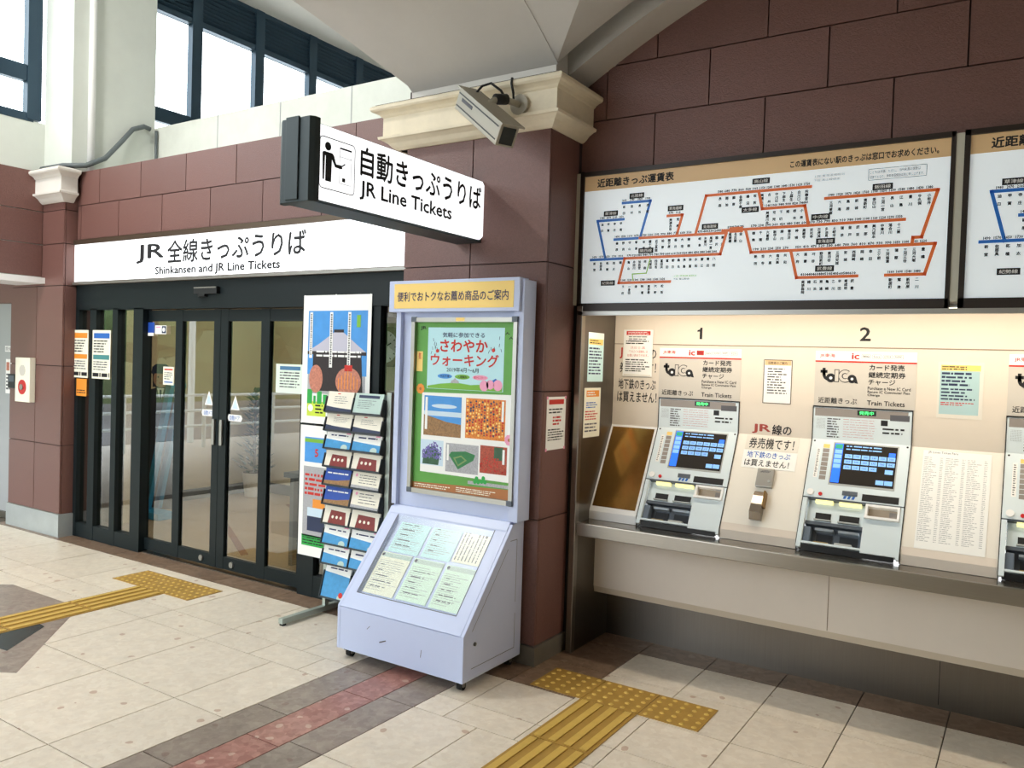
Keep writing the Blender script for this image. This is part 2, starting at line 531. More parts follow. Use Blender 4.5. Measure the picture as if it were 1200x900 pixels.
# dark strip in front of the doors and pier
for k in range(8):
    ft('stone_brown', -8.11 + k * 0.635, -8.11 + (k + 1) * 0.635, 3.735, 3.99)
# grey / red / grey bands
for (a, b, m, y0) in ((-3.03, -2.82, 'stone_grey', 0.25), (-2.82, -2.617, 'stone_red', 0.02), (-2.617, -2.42, 'stone_grey', 0.08)):
    y = -1.2 + y0
    while y < 3.5:
        e = min(y + 0.585, 3.53)
        ft(m, a, b, y, e); y = e
# right field
ry = [-1.17, -0.58, 0.02, 0.61, 1.20, 1.80, 2.39, 2.98]
rx = [-2.42, -2.05, -1.46, -0.87, -0.28, 0.31, 0.90, 1.49, 2.08, 2.67, 3.2]
for r in range(len(ry) - 1):
    for a, b in zip(rx, rx[1:]):
        ft('stone_beige', a, b, ry[r], ry[r + 1])
fx = [-2.42, -2.245, -1.855, -1.46, -1.07, -0.68, -0.285, 0.105, 0.495, 0.885, 1.275, 1.665, 2.055, 2.445, 2.835, 3.2]
for (y0, y1) in ((2.98, 3.17), (3.17, 3.53)):
    for a, b in zip(fx, fx[1:]):
        ft('stone_beige', a, b, y0, y1)
for (y0, y1) in ((3.53, 3.93), (3.93, 4.315)):
    for a, b in zip(fx[2:], fx[3:]):
        ft('stone_beige', a, b, y0, y1)
for (x0, x1, y0, y1) in ((-3.03, -2.62, 3.53, 3.79), (-2.62, -2.235, 3.53, 3.79), (-2.235, -1.855, 3.53, 3.93), (-2.235, -1.855, 3.93, 4.315)):
    ft('stone_brown', x0, x1, y0, y1)
for a, b in zip(fx[1:], fx[2:]):
    ft('stone_brown', a, b, 4.315, 4.545)
# inlaid star points at the far left
def inlay(pts, m, zt):
    MB().prism(pts, zt - 0.002, zt).build('inlay_stone', m, floor)
inlay([(-5.50, 2.02), (-4.36, 2.02), (-4.27, 2.08), (-4.98, 2.76), (-5.14, 2.84), (-5.9, 2.84), (-6.3, 2.5), (-6.0, 2.2)], 'stone_grey', 0.0015)
inlay([(-5.30, 2.12), (-4.62, 2.20), (-4.86, 2.52), (-5.20, 2.56)], 'stone_dark_green', 0.003)

# tactile paving
def dot_tile(x0, y0, w, d, k):
    t = MB().box(x0 + .002, x0 + w - .002, y0 + .002, y0 + d - .002, 0.0005, 0.004).build('tactile_tile', 'tactile', floor)
    mb = MB()
    n = 5 if w > 0.2 else 3
    for i in range(n):
        for j in range(5):
            mb.cyl(x0 + (i + .5) * w / n, y0 + (j + .5) * d / 5, 0.0135, 0.004, 0.0085, 10, 0.008)
    mb.build('stud', 'tactile_hi', t)['kind'] = 'stuff'
def bar_tile(x0, y0, w, d):
    t = MB().box(x0 + .002, x0 + w - .002, y0 + .002, y0 + d - .002, 0.0005, 0.004).build('tactile_tile', 'tactile', floor)
    for i in range(4):
        c = x0 + (i + .5) * w / 4
        MB().prism([(c - .018, y0 + .012), (c + .018, y0 + .012), (c + .018, y0 + d - .012), (c - .018, y0 + d - .012)], 0.004, 0.009).build('bar', 'tactile_hi', t, bevel=0.002)
for k in range(3): dot_tile(-2.12 + k * 0.30, 3.545, 0.30, 0.285, k)
for k in range(9): bar_tile(-1.826, 3.545 - (k + 1) * 0.49, 0.305, 0.49)
for k in range(3): dot_tile(-5.54 + k * 0.29, 3.345, 0.29, 0.285, k)
for k in range(9): bar_tile(-5.23, 3.345 - (k + 1) * 0.49, 0.305, 0.49)

# ---- tiled pillar between the doors and the ticket machines
def clad_y(parent, y, xs, z0, z1, m='brown_tile', g=0.0035, t=0.015):
    for a, b in zip(xs, xs[1:]):
        tile('wall_tile', m, parent, a + g, b - g, y, y + t, z0 + g, z1 - g)
def clad_x(parent, x, ys, z0, z1, m='brown_tile', g=0.0035, t=0.015):
    for a, b in zip(ys, ys[1:]):
        tile('wall_tile', m, parent, x - t, x, a + g, b - g, z0 + g, z1 - g)
pillar = MB().box(-3.235, -2.247, 3.782, 4.10, 0, 3.26).build('wall_pillar', 'grout')
fil = MB().box(-3.20, -2.236, 4.10, 4.62, 0, 4.45).build('wall_core', 'grout'); fil['kind'] = 'structure'
fil = MB().box(-3.2, -2.22, 3.80, 4.12, 3.2, 4.45).build('wall_core_top', 'plaster'); fil['kind'] = 'structure'
tag(pillar, 'brown tiled pillar between the glass doors and the ticket machines', kind='structure')
for (z0, z1) in ((0.107, 0.80), (0.80, 1.50), (1.50, 2.202), (2.202, 2.96)):
    clad_y(pillar, 3.77, (-3.24, -2.745, -2.232), z0, z1)
    clad_x(pillar, -2.235, (3.785, 4.098), z0, z1)
bb = MB().box(-3.25, -2.225, 3.76, 4.10, 0, 0.105).build('baseboard_pillar', mat('base_stone', (112, 106, 96), 0.4, var=0.1, scale=8))
tag(bb, 'dark stone base around the tiled pillar', kind='structure')

# ---- moulded cornice on the pillar
def cornice(name, label, x0, x1, y0, y1, zb, zt, m, d0=0.018, left=True):
    # profile rings: (z, projection)
    h = zt - zb
    prof = [(0, .0), (0.0, .012), (.05, .03), (.14, .05), (.21, .078), (.22, .092), (.28, .095), (.29, .08), (.31, .072), (.74, .072), (.76, .080), (.80, .088), (.84, .105), (.86, .122), (.90, .130), (.96, .130), (1, .118), (1, 0)]
    v = []; f = []
    for t, d in prof:
        z = zb + t * h; dl = d if left else 0
        v += [Vector((x0 - dl, y1, z)), Vector((x0 - dl, y0 - d, z)), Vector((x1 + d, y0 - d, z)), Vector((x1 + d, y1, z))]
    for k in range(len(prof) - 1):
        for j in range(3):
            a = 4 * k + j; f.append((a, a + 1, a + 5, a + 4))
    mb = MB(); mb.v = v; mb.f = f
    o = mb.build(name, m)
    tag(o, label, kind='structure')
    sl = MB().box(x0 - (0.1 if left else 0), x1 + .115, y0 - .115, y1, zt - 0.006, zt + 0.004).build('top_seam', 'cornice_line', o)
    return o
cornice('trim_1', 'cream moulded cornice running around the top of the pillar', -3.30, -2.235, 3.77, 4.115, 2.915, 3.165, 'cornice')
MB().box(-3.215, -2.216, 3.772, 4.118, 3.16, 3.27).build('wall_springer', 'plaster')['kind'] = 'structure'

# ---- upper tiled wall above the ticket machines
upper = MB().box(-2.30, 3.15, 4.135, 4.45, 1.985, 4.3).build('wall_ticket_upper', 'grout')
tag(upper, 'dark brown tiled wall above the fare boards', kind='structure')
zc = 2.735 - 0.295
odd = 0
while zc < 4.0:
    x = -2.235; first = -1.79 if odd else -2.085
    xs = [-2.235, first]
    while xs[-1] < 3.1: xs.append(round(xs[-1] + 0.592, 4))
    clad_y(upper, 4.12, xs, zc, zc + 0.295)
    zc += 0.295; odd = not odd
# narrow tile strip beside the board, above the steel post
# ---- ticket recess: back panel, cheek, ceiling, lower front
rec = MB().box(-2.17, 3.15, 4.51, 4.56, 1.25, 1.985).build('wall_ticket', 'recess_panel')
tag(rec, 'cream panel wall holding the ticket machines', kind='structure')
MB().box(-2.169, 3.1, 4.506, 4.511, 1.786, 1.790).build('panel_joint', mat('joint_brown', (150, 128, 108), 0.7), rec)
cheek = MB().box(-2.236, -2.172, 4.112, 4.60, 0.0, 1.985).build('wall_recess', 'steel_dark')
tag(cheek, 'brushed steel cheek at the left end of the ticket recess', kind='structure')
post = MB().box(-2.204, -2.168, 4.072, 4.112, 0.0, 1.985).build('trim_2', 'steel', bevel=0.003)
tag(post, 'brushed steel corner post beside the pillar', kind='structure')
MB().box(-2.234, -2.204, 4.10, 4.112, 0.0, 2.75).build('trim_3', 'frame_black')['kind'] = 'structure'
soff = MB().box(-2.17, 3.15, 4.10, 4.51, 1.975, 1.985).build('ceiling_recess', 'recess_panel')
tag(soff, 'soffit over the ticket machines', kind='structure')
low = MB().box(-2.17, 3.15, 4.335, 4.50, 0.335, 0.735).build('wall_counter_front', 'recess_lower')
tag(low, 'cream apron panel under the steel counter', kind='structure')
mb = MB(Frame((0, 0, 0), (0, 1, 0), (0, 0, 1))); mb.prism([(4.337, 0.335), (4.347, 0.298), (4.50, 0.298), (4.50, 0.335)], -2.17, 3.15)
mb.build('apron_edge', mat('apron_edge', (206, 192, 172), 0.5), low)
for xx in (-0.84, 0.55):
    MB().box(xx, xx + .003, 4.333, 4.336, 0.34, 0.69).build('apron_joint', 'joint_brown', low)
kick = MB().box(-2.17, 3.15, 4.53, 4.60, 0.0, 0.735).build('wall_kick', 'steel_dark')
tag(kick, 'brushed steel kick plate below the ticket counter', kind='structure')
for xx in (-0.34, 1.3):
    MB().box(xx, xx + .003, 4.528, 4.531, 0.02, 0.30).build('kick_joint', 'black', kick)

# ---- wall over the doors
dw = MB().box(-7.10, -3.2, 3.914, 4.02, 2.58, 3.185).build('wall_back', 'grout')
tag(dw, 'brown tiled wall above the lit sign over the doors', kind='structure')
clad_y(dw, 3.9, (-7.09, -6.76, -6.165, -5.575, -4.98, -4.385, -3.79, -3.22), 2.897, 3.19)
clad_y(dw, 3.9, (-7.09, -7.035, -6.47, -5.872, -5.272, -4.685, -4.09, -3.5, -3.22), 2.60, 2.897)
par = MB().box(-7.02, -3.0, 4.57, 4.75, 2.9, 3.735).build('wall_parapet', mat('parapet', (214, 216, 206), 0.8, var=0.08, scale=4, bump=0.1, bscale=40))
tag(par, 'pale concrete parapet behind the tiled wall over the doors', kind='structure')
for xx in (-6.1, -5.3, -4.5, -3.7):
    MB().box(xx, xx + .006, 4.566, 4.571, 3.1, 3.735).build('parapet_joint', 'ink_light', par)
gap = MB().box(-7.02, -3.0, 4.02, 4.57, 3.10, 3.14).build('wall_gutter', 'plaster_column')
gap['kind'] = 'structure'

# ---- left pier and corner column
pier = MB().box(-7.985, -7.112, 3.802, 4.05, 0.0, 3.2).build('wall_pier', 'grout')
tag(pier, 'brown tiled pier left of the glass doors', kind='structure')
for (z0, z1) in ((0.20, 0.80), (0.80, 1.495), (1.495, 2.195), (2.195, 2.56), (2.56, 2.85), (2.85, 3.19)):
    clad_y(pier, 3.79, (-7.99, -7.535, -7.10), z0, z1)
    clad_x(pier, -7.10, (3.806, 3.93), z0, z1)
b2 = MB().box(-8.0, -7.09, 3.778, 3.94, 0.0, 0.20).build('baseboard_pier', mat('base_pale', (176, 182, 182), 0.35, 0.3, var=0.08, scale=8))
tag(b2, 'pale metal base at the foot of the left pier', kind='structure')
colm = MB().box(-7.47, -7.02, 3.80, 4.57, 3.19, 5.5).build('wall_column', 'plaster_column')
tag(colm, 'pale plaster column rising from the left pier', kind='structure')
pipe = MB(); pipe.tube([(-7.0, 3.955, 3.2), (-7.0, 3.955, 5.49)], 0.03, 10)
pp = pipe.build('drain_pipe', 'white', smooth=True)
tag(pp, 'white vertical drain pipe on the pale corner column', 'pipe')
cornice('trim_4', 'small cream capital on the left corner pier', -7.46, -7.10, 3.79, 3.86, 2.915, 3.19, 'plaster', left=False)

# ---- left wall: open entrance below, tiles, sill, windows above
lw = MB().box(-7.80, -7.464, -3.6, 3.80, 2.27, 3.63).build('wall_left', 'plaster_column')
tag(lw, 'left wall with a brown tiled band above the open entrance', kind='structure')
for (z0, z1, s) in ((2.275, 2.56, 0.0), (2.56, 2.85, 0.3), (2.85, 3.20, 0.0)):
    ys = [-3.5 + s + 0.6 * k for k in range(13) if -3.5 + s + 0.6 * k < 3.6] + [3.788]
    clad_x(lw, -7.45, ys, z0, z1)
cano = MB().box(-7.9, -7.40, -3.6, 3.80, 2.215, 2.268).build('trim_5', 'white')
tag(cano, 'white soffit edge over the open entrance', kind='structure')
def window_wall(name, label, x, ys, z0, zt, z1, louvre):
    w = struct(name, label, (x, ys[0], z0))
    mb = MB()
    for k, y in enumerate(ys):
        mb.box(x - .06, x + .02, y - .06, y + .06, z0, z1)
    mb.box(x - .05, x + .01, ys[0], ys[-1], z0 - .02, z0 + .05)
    mb.box(x - .05, x + .01, ys[0], ys[-1], zt - .07, zt + .07)
    mb.box(x - .05, x + .01, ys[0], ys[-1], z1 - .05, z1)
    if louvre: mb.box(x - .05, x + .01, ys[0], ys[-1], louvre, louvre + .06)
    mb.build('frame', 'frame_blue', w)
    for a, b in zip(ys, ys[1:]):
        MB().box(x - .03, x - .024, a + .06, b - .06, z0 + .05, zt - .07).build('pane', 'glass_clear', w)
        MB().box(x - .03, x - .024, a + .06, b - .06, zt + .07, (louvre or z1 - .05)).build('pane', 'glass_clear', w)
        if louvre:
            n = 8; h = (z1 - .05 - louvre - .06) / n
            for k in range(n):
                zz = louvre + .06 + k * h
                q = MB(Frame((0, 0, 0), (0, 0, 1), (1, 0, 0)))
                q.prism([(zz, x - .05), (zz + h * 1.15, x + .005), (zz + h * 1.15 + .006, x + .001), (zz + .006, x - .054)], a + .06, b - .06)
                q.build('louvre_slat', 'frame_blue', w)
            MB().box(x - .075, x - .06, a, b, louvre, z1).build('louvre_back', 'frame_blue', w)
    return w
mat('frame_blue', (44, 66, 82), 0.4, 0.3)
window_wall('window_1', 'tall window with dark blue frame above the left wall', -7.47, [-3.4, -2.2, -1.0, 0.2, 1.4, 2.58, 3.70], 3.64, 4.03, 5.5, 0)
window_wall('window_2', 'row of high windows with dark louvres behind the parapet', -7.47, [4.62, 5.315, 6.12, 6.91, 7.70, 8.45], 3.60, 4.02, 5.5, 5.045)
lwb = MB().box(-7.80, -7.47, 4.57, 8.6, 2.7, 3.60).build('wall_left_rear', 'plaster_column')
lwb['kind'] = 'structure'
wr = MB().box(-7.8, -3.0, 8.55, 8.7, 2.7, 5.6).build('wall_rear', 'plaster'); wr['kind'] = 'structure'
wrx = MB().box(-3.2, -3.05, 4.45, 8.55, 2.7, 5.6).build('wall_well', 'plaster'); wrx['kind'] = 'structure'

# ---- ceilings and vault
cl = MB().box(-7.8, -3.05, 3.77, 8.7, 5.5, 5.6).build('ceiling', 'plaster')
tag(cl, 'flat ceiling above the high windows', kind='structure')
cl2 = MB().box(-7.8, -5.5, -3.6, 3.77, 5.5, 5.6).build('ceiling_flat', 'plaster'); cl2['kind'] = 'structure'
# groin vault over the hall
RV = 5.0; ZS = 3.255
def arch(t, a, b):
    m_ = (a + b) / 2; h_ = (b - a) / 2
    if t <= a or t >= b: return ZS
    return ZS - math.sqrt(RV * RV - h_ * h_) + math.sqrt(RV * RV - (t - m_) ** 2)
XA, XB, YA, YB = -2.216, 3.0, 3.77 - 5.216, 3.77
NX = 64
xs = [XA + (XB - XA) * k / NX for k in range(NX + 1)]; ys = [YA + (YB - YA) * k / NX for k in range(NX + 1)]
mb = MB()
for y in ys:
    for x in xs:
        mb.v.append(Vector((x, y, max(arch(x, XA, XB), arch(y, YA, YB)) + 0.0)))
for j in range(NX):
    for i in range(NX):
        a = j * (NX + 1) + i
        if i + j == NX - 1:
            mb.f += [(a, a + 1, a + NX + 1), (a + 1, a + NX + 2, a + NX + 1)]
        elif i == j:
            mb.f += [(a, a + 1, a + NX + 2), (a, a + NX + 2, a + NX + 1)]
        else:
            mb.f.append((a, a + 1, a + NX + 2, a + NX + 1))
vault = mb.build('ceiling_vault', mat('plaster_vault', (204, 200, 194), 0.8, var=0.04, scale=3, bump=0.08, bscale=90), smooth=False)
tag(vault, 'white groin vault springing from the pillar', kind='structure')
def soffit(name, along, pts, w0, w1, thick=0.25):
    mb = MB()
    for t, z in pts:
        for w in (w0, w1):
            for dz in (0, thick):
                mb.v.append(Vector((w, t, z + dz) if along == 'y' else (t, w, z + dz)))
    for k in range(len(pts) - 1):
        a = 4 * k
        mb.f += [(a, a + 4, a + 6, a + 2), (a, a + 1, a + 5, a + 4), (a + 2, a + 6, a + 7, a + 3)]
    o = mb.build(name, 'plaster_vault'); o['kind'] = 'structure'; return o
soffit('ceiling_arch', 'y', [(y, arch(y, YA, YB) - 0.004) for y in ys], -3.21, -2.205)
soffit('ceiling_wall_arch', 'x', [(x, arch(x, XA, XB) - 0.03) for x in xs], 3.90, 4.125)
# rising side of the left bay, springing from the transverse arch
mb = MB(); NU, NV = 16, 48
def rise(u): return 3.26 + 2.25 * (1.22 * u - 0.22 * u * u)
for j in range(NV + 1):
    y = -3.6 + (3.785 + 3.6) * j / NV
    za = arch(min(y, YB), YA, YB)
    u0 = 0.0
    while rise(u0) < za: u0 += 0.002
    mb.v.append(Vector((-3.2, y, za)))
    for i in range(NU + 1):
        u = u0 + (1 - u0) * i / NU
        mb.v.append(Vector((-3.2 - 2.45 * u, y, max(za, rise(u)))))
M_ = NU + 2
for j in range(NV):
    for i in range(M_ - 1):
        q0 = j * M_ + i
        mb.f.append((q0, q0 + 1, q0 + M_ + 1, q0 + M_))
o = mb.build('ceiling_left', 'plaster_vault'); o['kind'] = 'structure'
o = MB().box(-5.7, -3.0, -3.6, 3.785, 5.5, 5.6).build('ceiling_left_roof', 'plaster'); o['kind'] = 'structure'
o = MB().box(-7.47, -3.2, 4.75, 8.55, 2.75, 2.9).build('floor_well', 'plaster'); o['kind'] = 'structure'  # unseen office roof, added to bounce light up onto the well ceiling
# enclosing walls out of view
w3 = MB().box(3.0, 3.2, -3.6, 4.5, 0, 5.0).build('wall_right', 'plaster'); w3['kind'] = 'structure'
w4 = MB().box(-3.2, 3.2, -3.8, -3.6, 0, 5.0).build('wall_front', 'plaster'); w4['kind'] = 'structure'
w6 = MB().box(-3.2, 3.2, -3.8, 4.5, 4.4, 4.5).build('ceiling_roof', 'plaster'); w6['kind'] = 'structure'
w5 = MB().box(-3.2, 3.2, -3.7, -1.45, 3.25, 3.4).build('ceiling_rear', 'plaster'); w5['kind'] = 'structure'
cn = MB().box(-11.2, -7.81, -3.6, 4.0, 2.32, 2.5).build('ceiling_canopy', 'plaster'); cn['kind'] = 'structure'
# outside ground
og = MB().box(-60, -8.4, -50, 8.0, -0.12, -0.03).build('pavement', 'pave'); og['kind'] = 'structure'
rd = MB().box(-60, -13.6, -50, 6.0, -0.03, -0.02).build('road', 'asphalt'); rd['kind'] = 'structure'
of = MB().box(-8.4, -3.2, -50, -3.6, -0.12, -0.03).build('pavement_front', 'pave'); of['kind'] = 'structure'

# ================================================================== DOORS
DY = 3.93
door = struct('door_1', 'dark green framed automatic glass doors with side lights', (-5.2, DY, 0))
MB().box(-7.115, -3.2, 3.905, 4.03, 1.99, 2.225).build('head_rail', 'frame_green', door)
# left side light, three panes, set slightly forward
sf = MB()
for (a, b) in ((-7.115, -7.05), (-6.875, -6.78), (-6.535, -6.46), (-6.235, -6.105)):
    sf.box(a, b, 3.905, 3.985, 0.0, 2.0)
sf.box(-7.112, -6.108, 3.908, 3.982, 0.001, 0.125)
sf.build('sidelight_frame', 'frame_green', door)
for (a, b) in ((-7.05, -6.875), (-6.78, -6.535), (-6.46, -6.235)):
    MB().box(a, b, 3.94, 3.946, 0.125, 1.99).build('pane', 'glass_door', door)
# sliding leaves
def leaf(x0, x1, bars, hx, lockx):
    m_ = MB()
    for (a, b) in bars: m_.box(a, b, 3.955, 3.995, 0.02, 1.985)
    m_.box(x0 + .001, x1 - .001, 3.957, 3.993, 0.022, 0.115); m_.box(x0 + .001, x1 - .001, 3.957, 3.993, 1.895, 1.983)
    l = m_.build('door_leaf', 'frame_green', door)
    for p, q in zip(bars, bars[1:]):
        MB().box(p[1], q[0], 3.972, 3.978, 0.115, 1.895).build('pane', 'glass_door', l)
    MB().box(hx - .014, hx + .014, 3.937, 3.955, 0.955, 1.15).build('handle', 'alu', l, bevel=0.004)
    k = MB(FY(3.955)); k.cyl(lockx, 0.068, 0.022, -0.002, 0.008); k.build('floor_lock', 'alu', l)
    # triangular warning sticker
    s_ = MB(FY(3.971))
    return l
L1 = leaf(-6.16, -5.19, ((-6.16, -6.11), (-5.74, -5.655), (-5.265, -5.19)), -5.235, -5.36)
L2 = leaf(-5.185, -4.24, ((-5.185, -5.10), (-4.73, -4.64), (-4.305, -4.24)), -5.145, -5.0)
# right fixed part
rf = MB()
for (a, b) in ((-4.25, -4.10), (-3.66, -3.545), (-3.27, -3.2)):
    rf.box(a, b, 3.915, 3.985, 0.0, 2.0)
rf.box(-4.248, -3.202, 3.918, 3.982, 0.001, 0.15)
rf.build('sidelight_frame', 'frame_green', door)
for (a, b) in ((-4.10, -3.66), (-3.545, -3.27)):
    MB().box(a, b, 3.945, 3.951, 0.15, 1.99).build('pane', 'glass_door', door)
MB().box(-7.1, -3.2, 3.93, 4.03, -0.004, 0.006).build('threshold', 'steel_dark', door)
# warning stickers on the leaves
def sticker(x, z, label):
    t = thing('door_sticker', label, 'sticker', (x, 3.969, z - .12))
    q = MB(FY(3.9715)); q.poly([(x - .05, z - .02), (x + .05, z - .02), (x, z + .09)], 0); q.build('triangle', 'white', t)
    q = MB(FY(3.971)); q.poly([(x - .033, z - .01), (x + .033, z - .01), (x, z + .065)], 0.0006); q.build('mark', 'cloud', t, recalc=False)
    q = MB(FY(3.971)); q.prism([(x - .07, z - .105), (x + .07, z - .105), (x + .085, z - .08), (x + .07, z - .055), (x - .07, z - .055), (x - .085, z - .08)], 0, .001); q.build('plate', 'white', t)
    letters(t, 'ink_blue', FY(3.970), [('自動ドア', x - .055, x + .055, z - .098, z - .062)])
sticker(-5.33, 1.27, 'white triangular automatic door sticker on the left sliding leaf')
sticker(-5.02, 1.25, 'white triangular automatic door sticker on the right sliding leaf')

# door sensor
t = thing('door_sensor', 'small black automatic door sensor on the dark door head', 'sensor', (-5.28, 3.9, 2.09))
MB().box(-5.41, -5.14, 3.872, 3.905, 2.095, 2.15).build('housing', 'frame_black', t, bevel=0.006)
MB().box(-5.405, -5.145, 3.868, 3.874, 2.138, 2.147).build('highlight_strip', 'alu', t)
MB().box(-5.36, -5.28, 3.873, 3.9, 2.075, 2.096).build('lens', 'black', t)

# ---- lit sign above the doors
t = thing('illuminated_sign', 'long white backlit ticket office sign above the glass doors', 'sign', (-5.2, 3.9, 2.22))
m_ = MB()
m_.box(-7.135, -3.2, 3.872, 3.915, 2.555, 2.595); m_.box(-7.135, -3.2, 3.872, 3.915, 2.205, 2.232)
m_.box(-7.135, -7.11, 3.872, 3.915, 2.205, 2.595)
m_.build('frame', 'bronze_frame', t)
MB().box(-7.13, -3.2, 3.868, 3.873, 2.207, 2.228).build('sill_strip', 'alu', t)
MB().box(-7.11, -3.2, 3.885, 3.914, 2.232, 2.555).build('panel', 'sign_lit', t)
letters(t, 'ink', FY(3.885), [('JR', -6.175, -5.815, 2.358, 2.505, 0.02), ('全線きっぷうりば', -5.765, -4.215, 2.345, 2.52, 0.018)])
letters(t, 'ink', FY(3.885), [('Shinkansen and JR Line Tickets', -5.92, -4.47, 2.243, 2.322, 0.03)])

# ---- hanging sign
t = thing('hanging_sign', 'white backlit ticket machine sign projecting from the pillar', 'sign', (-2.75, 3.1, 2.33))
MB().box(-2.845, -2.672, 2.50, 3.77, 2.325, 2.67).build('housing', mat('sign_case', (48, 58, 60), 0.45, 0.3), t)
e = MB(); e.prism([(-2.86, 2.475), (-2.83, 2.455), (-2.66, 2.455), (-2.645, 2.475), (-2.645, 2.505), (-2.86, 2.505)], 2.32, 2.685)
e.box(-2.80, -2.72, 2.447, 2.457, 2.33, 2.69)
e.build('end_cap', 'sign_case', t, bevel=0.004)
q = MB(Frame((-2.672, 0, 0), (0, 1, 0), (0, 0, 1)))
q.prism([(2.507, 2.345), (2.515, 2.338), (3.74, 2.338), (3.768, 2.36), (3.768, 2.645), (3.75, 2.664), (2.515, 2.664), (2.507, 2.657)], 0, 0.012)
q.build('panel', 'sign_lit', t)
F = Frame((-2.660, 0, 0), (0, 1, 0), (0, 0, 1))
letters(t, 'ink', F, [('自動きっぷうりば', 2.772, 3.738, 2.497, 2.628, 0.020), ('JR Line Tickets', 2.772, 3.47, 2.385, 2.472, 0.022)])
q = MB(F)
def rring(q, a0, a1, b0, b1, r, w, c):
    def pts(a0, a1, b0, b1, r):
        P = []
        for cx, cy, st in ((a1 - r, b1 - r, 0), (a0 + r, b1 - r, 90), (a0 + r, b0 + r, 180), (a1 - r, b0 + r, 270)):
            for k in range(5):
                w_ = math.radians(st + k * 22.5); P.append((cx + r * math.cos(w_), cy + r * math.sin(w_)))
        return P
    A = pts(a0, a1, b0, b1, r); B = pts(a0 + w, a1 - w, b0 + w, b1 - w, r - w)
    i = len(q.v)
    for p in A + B: q.p(p[0], p[1], c)
    n = len(A)
    for k in range(n):
        j = (k + 1) % n; q.f.append((i + k, i + j, i + n + j, i + n + k))
rring(q, 2.515, 2.735, 2.39, 2.618, 0.02, 0.004, 0.0012)
q.disc(2.565, 2.578, 0.019, 0.0012)
q.poly([(2.540, 2.553), (2.592, 2.553), (2.602, 2.545), (2.617, 2.510), (2.650, 2.512), (2.657, 2.498), (2.645, 2.494), (2.610, 2.495), (2.590, 2.525), (2.588, 2.425), (2.552, 2.425), (2.552, 2.535), (2.548, 2.535), (2.546, 2.43), (2.536, 2.43), (2.532, 2.545)], 0.0012)
q.rect(2.637, 2.712, 2.583, 2.591, 0.0012)
for (a0, a1, b0, b1) in ((2.637, 2.639, 2.43, 2.585), (2.710, 2.712, 2.43, 2.585), (2.637, 2.712, 2.43, 2.432), (2.637, 2.712, 2.548, 2.550), (2.655, 2.675, 2.440, 2.458)):
    q.rect(a0, a1, b0, b1, 0.0012)
q.line(2.652, 2.508, 2.672, 2.522, .006, 0.0012)
q.build('pictogram', 'ink', t, recalc=False)

# ---- security camera
t = thing('security_camera', 'beige box security camera mounted on the cream cornice', 'camera', (-2.40, 3.68, 2.9))
front = Vector((-2.235, 3.35, 2.767)); back = Vector((-2.645, 3.55, 3.063))
d = (front - back).normalized(); side = d.cross(Vector((0, 0, 1))).normalized(); up = side.cross(d)
CF = Frame(back, side, up)     # normal = side x up = -d ... extrude towards the front
L_ = (front - back).length
def camprism(pts, c0, c1):
    m_ = MB(CF); m_.prism(pts, -c1, -c0); return m_
hw, hh = 0.052, 0.056
camprism([(-hw, -hh), (hw, -hh), (hw, hh), (-hw, hh)], 0.0, L_).build('housing', 'cam_body', t, bevel=0.006)
camprism([(-hw - .012, hh), (hw + .012, hh), (hw + .012, hh + .008), (-hw - .012, hh + .008)], -0.01, L_ + 0.03).build('sun_shield', 'cam_body', t)
camprism([(-hw + .015, -hh + .012), (hw - .015, -hh + .012), (hw - .015, hh - .014), (-hw + .015, hh - .014)], L_, L_ + .004).build('lens_window', 'cam_glass', t)
for zz in (-0.032, 0.033):
    for sg in (-1, 1):
        camprism([(sg * (hw + .001) - .0015, zz - .003), (sg * (hw + .001) + .0015, zz - .003), (sg * (hw + .001) + .0015, zz + .003), (sg * (hw + .001) - .0015, zz + .003)], 0.01, L_ - .02).build('groove', 'black', t)
for sg in (-1, 1):
    camprism([(sg * (hw + .001) - .001, 0.002), (sg * (hw + .001) + .001, 0.002), (sg * (hw + .001) + .001, 0.02), (sg * (hw + .001) - .001, 0.02)], 0.06, 0.20).build('maker_plate', 'ink_grey', t)
q = MB(FY(3.695)); q.cyl(-2.385, 3.035, 0.055, 0, 0.02, 20); q.build('wall_flange', 'cam_body', t)
q = MB(); q.tube([(-2.385, 3.68, 3.035), (-2.42, 3.62, 3.045), (-2.44, 3.52, 3.02), (-2.46, 3.47, 2.975)], 0.018, 10); q.build('bracket_arm', 'cam_body', t, smooth=True)
q = MB(); q.tube([(-2.415, 3.60, 3.045), (-2.44, 3.53, 3.03)], 0.028, 10); q.build('joint_knob', 'black', t, smooth=True)
q = MB(); q.tube([(-2.58, 3.53, 3.07), (-2.54, 3.55, 3.12), (-2.49, 3.56, 3.13), (-2.44, 3.58, 3.09), (-2.42, 3.60, 3.05)], 0.007, 8); q.build('cable', 'black', t, smooth=True)
q = MB(); q.tube([(-2.41, 3.66, 3.05), (-2.40, 3.64, 3.09), (-2.41, 3.635, 3.14), (-2.41, 3.64, 3.17)], 0.007, 8); q.build('cable', 'black', t, smooth=True)

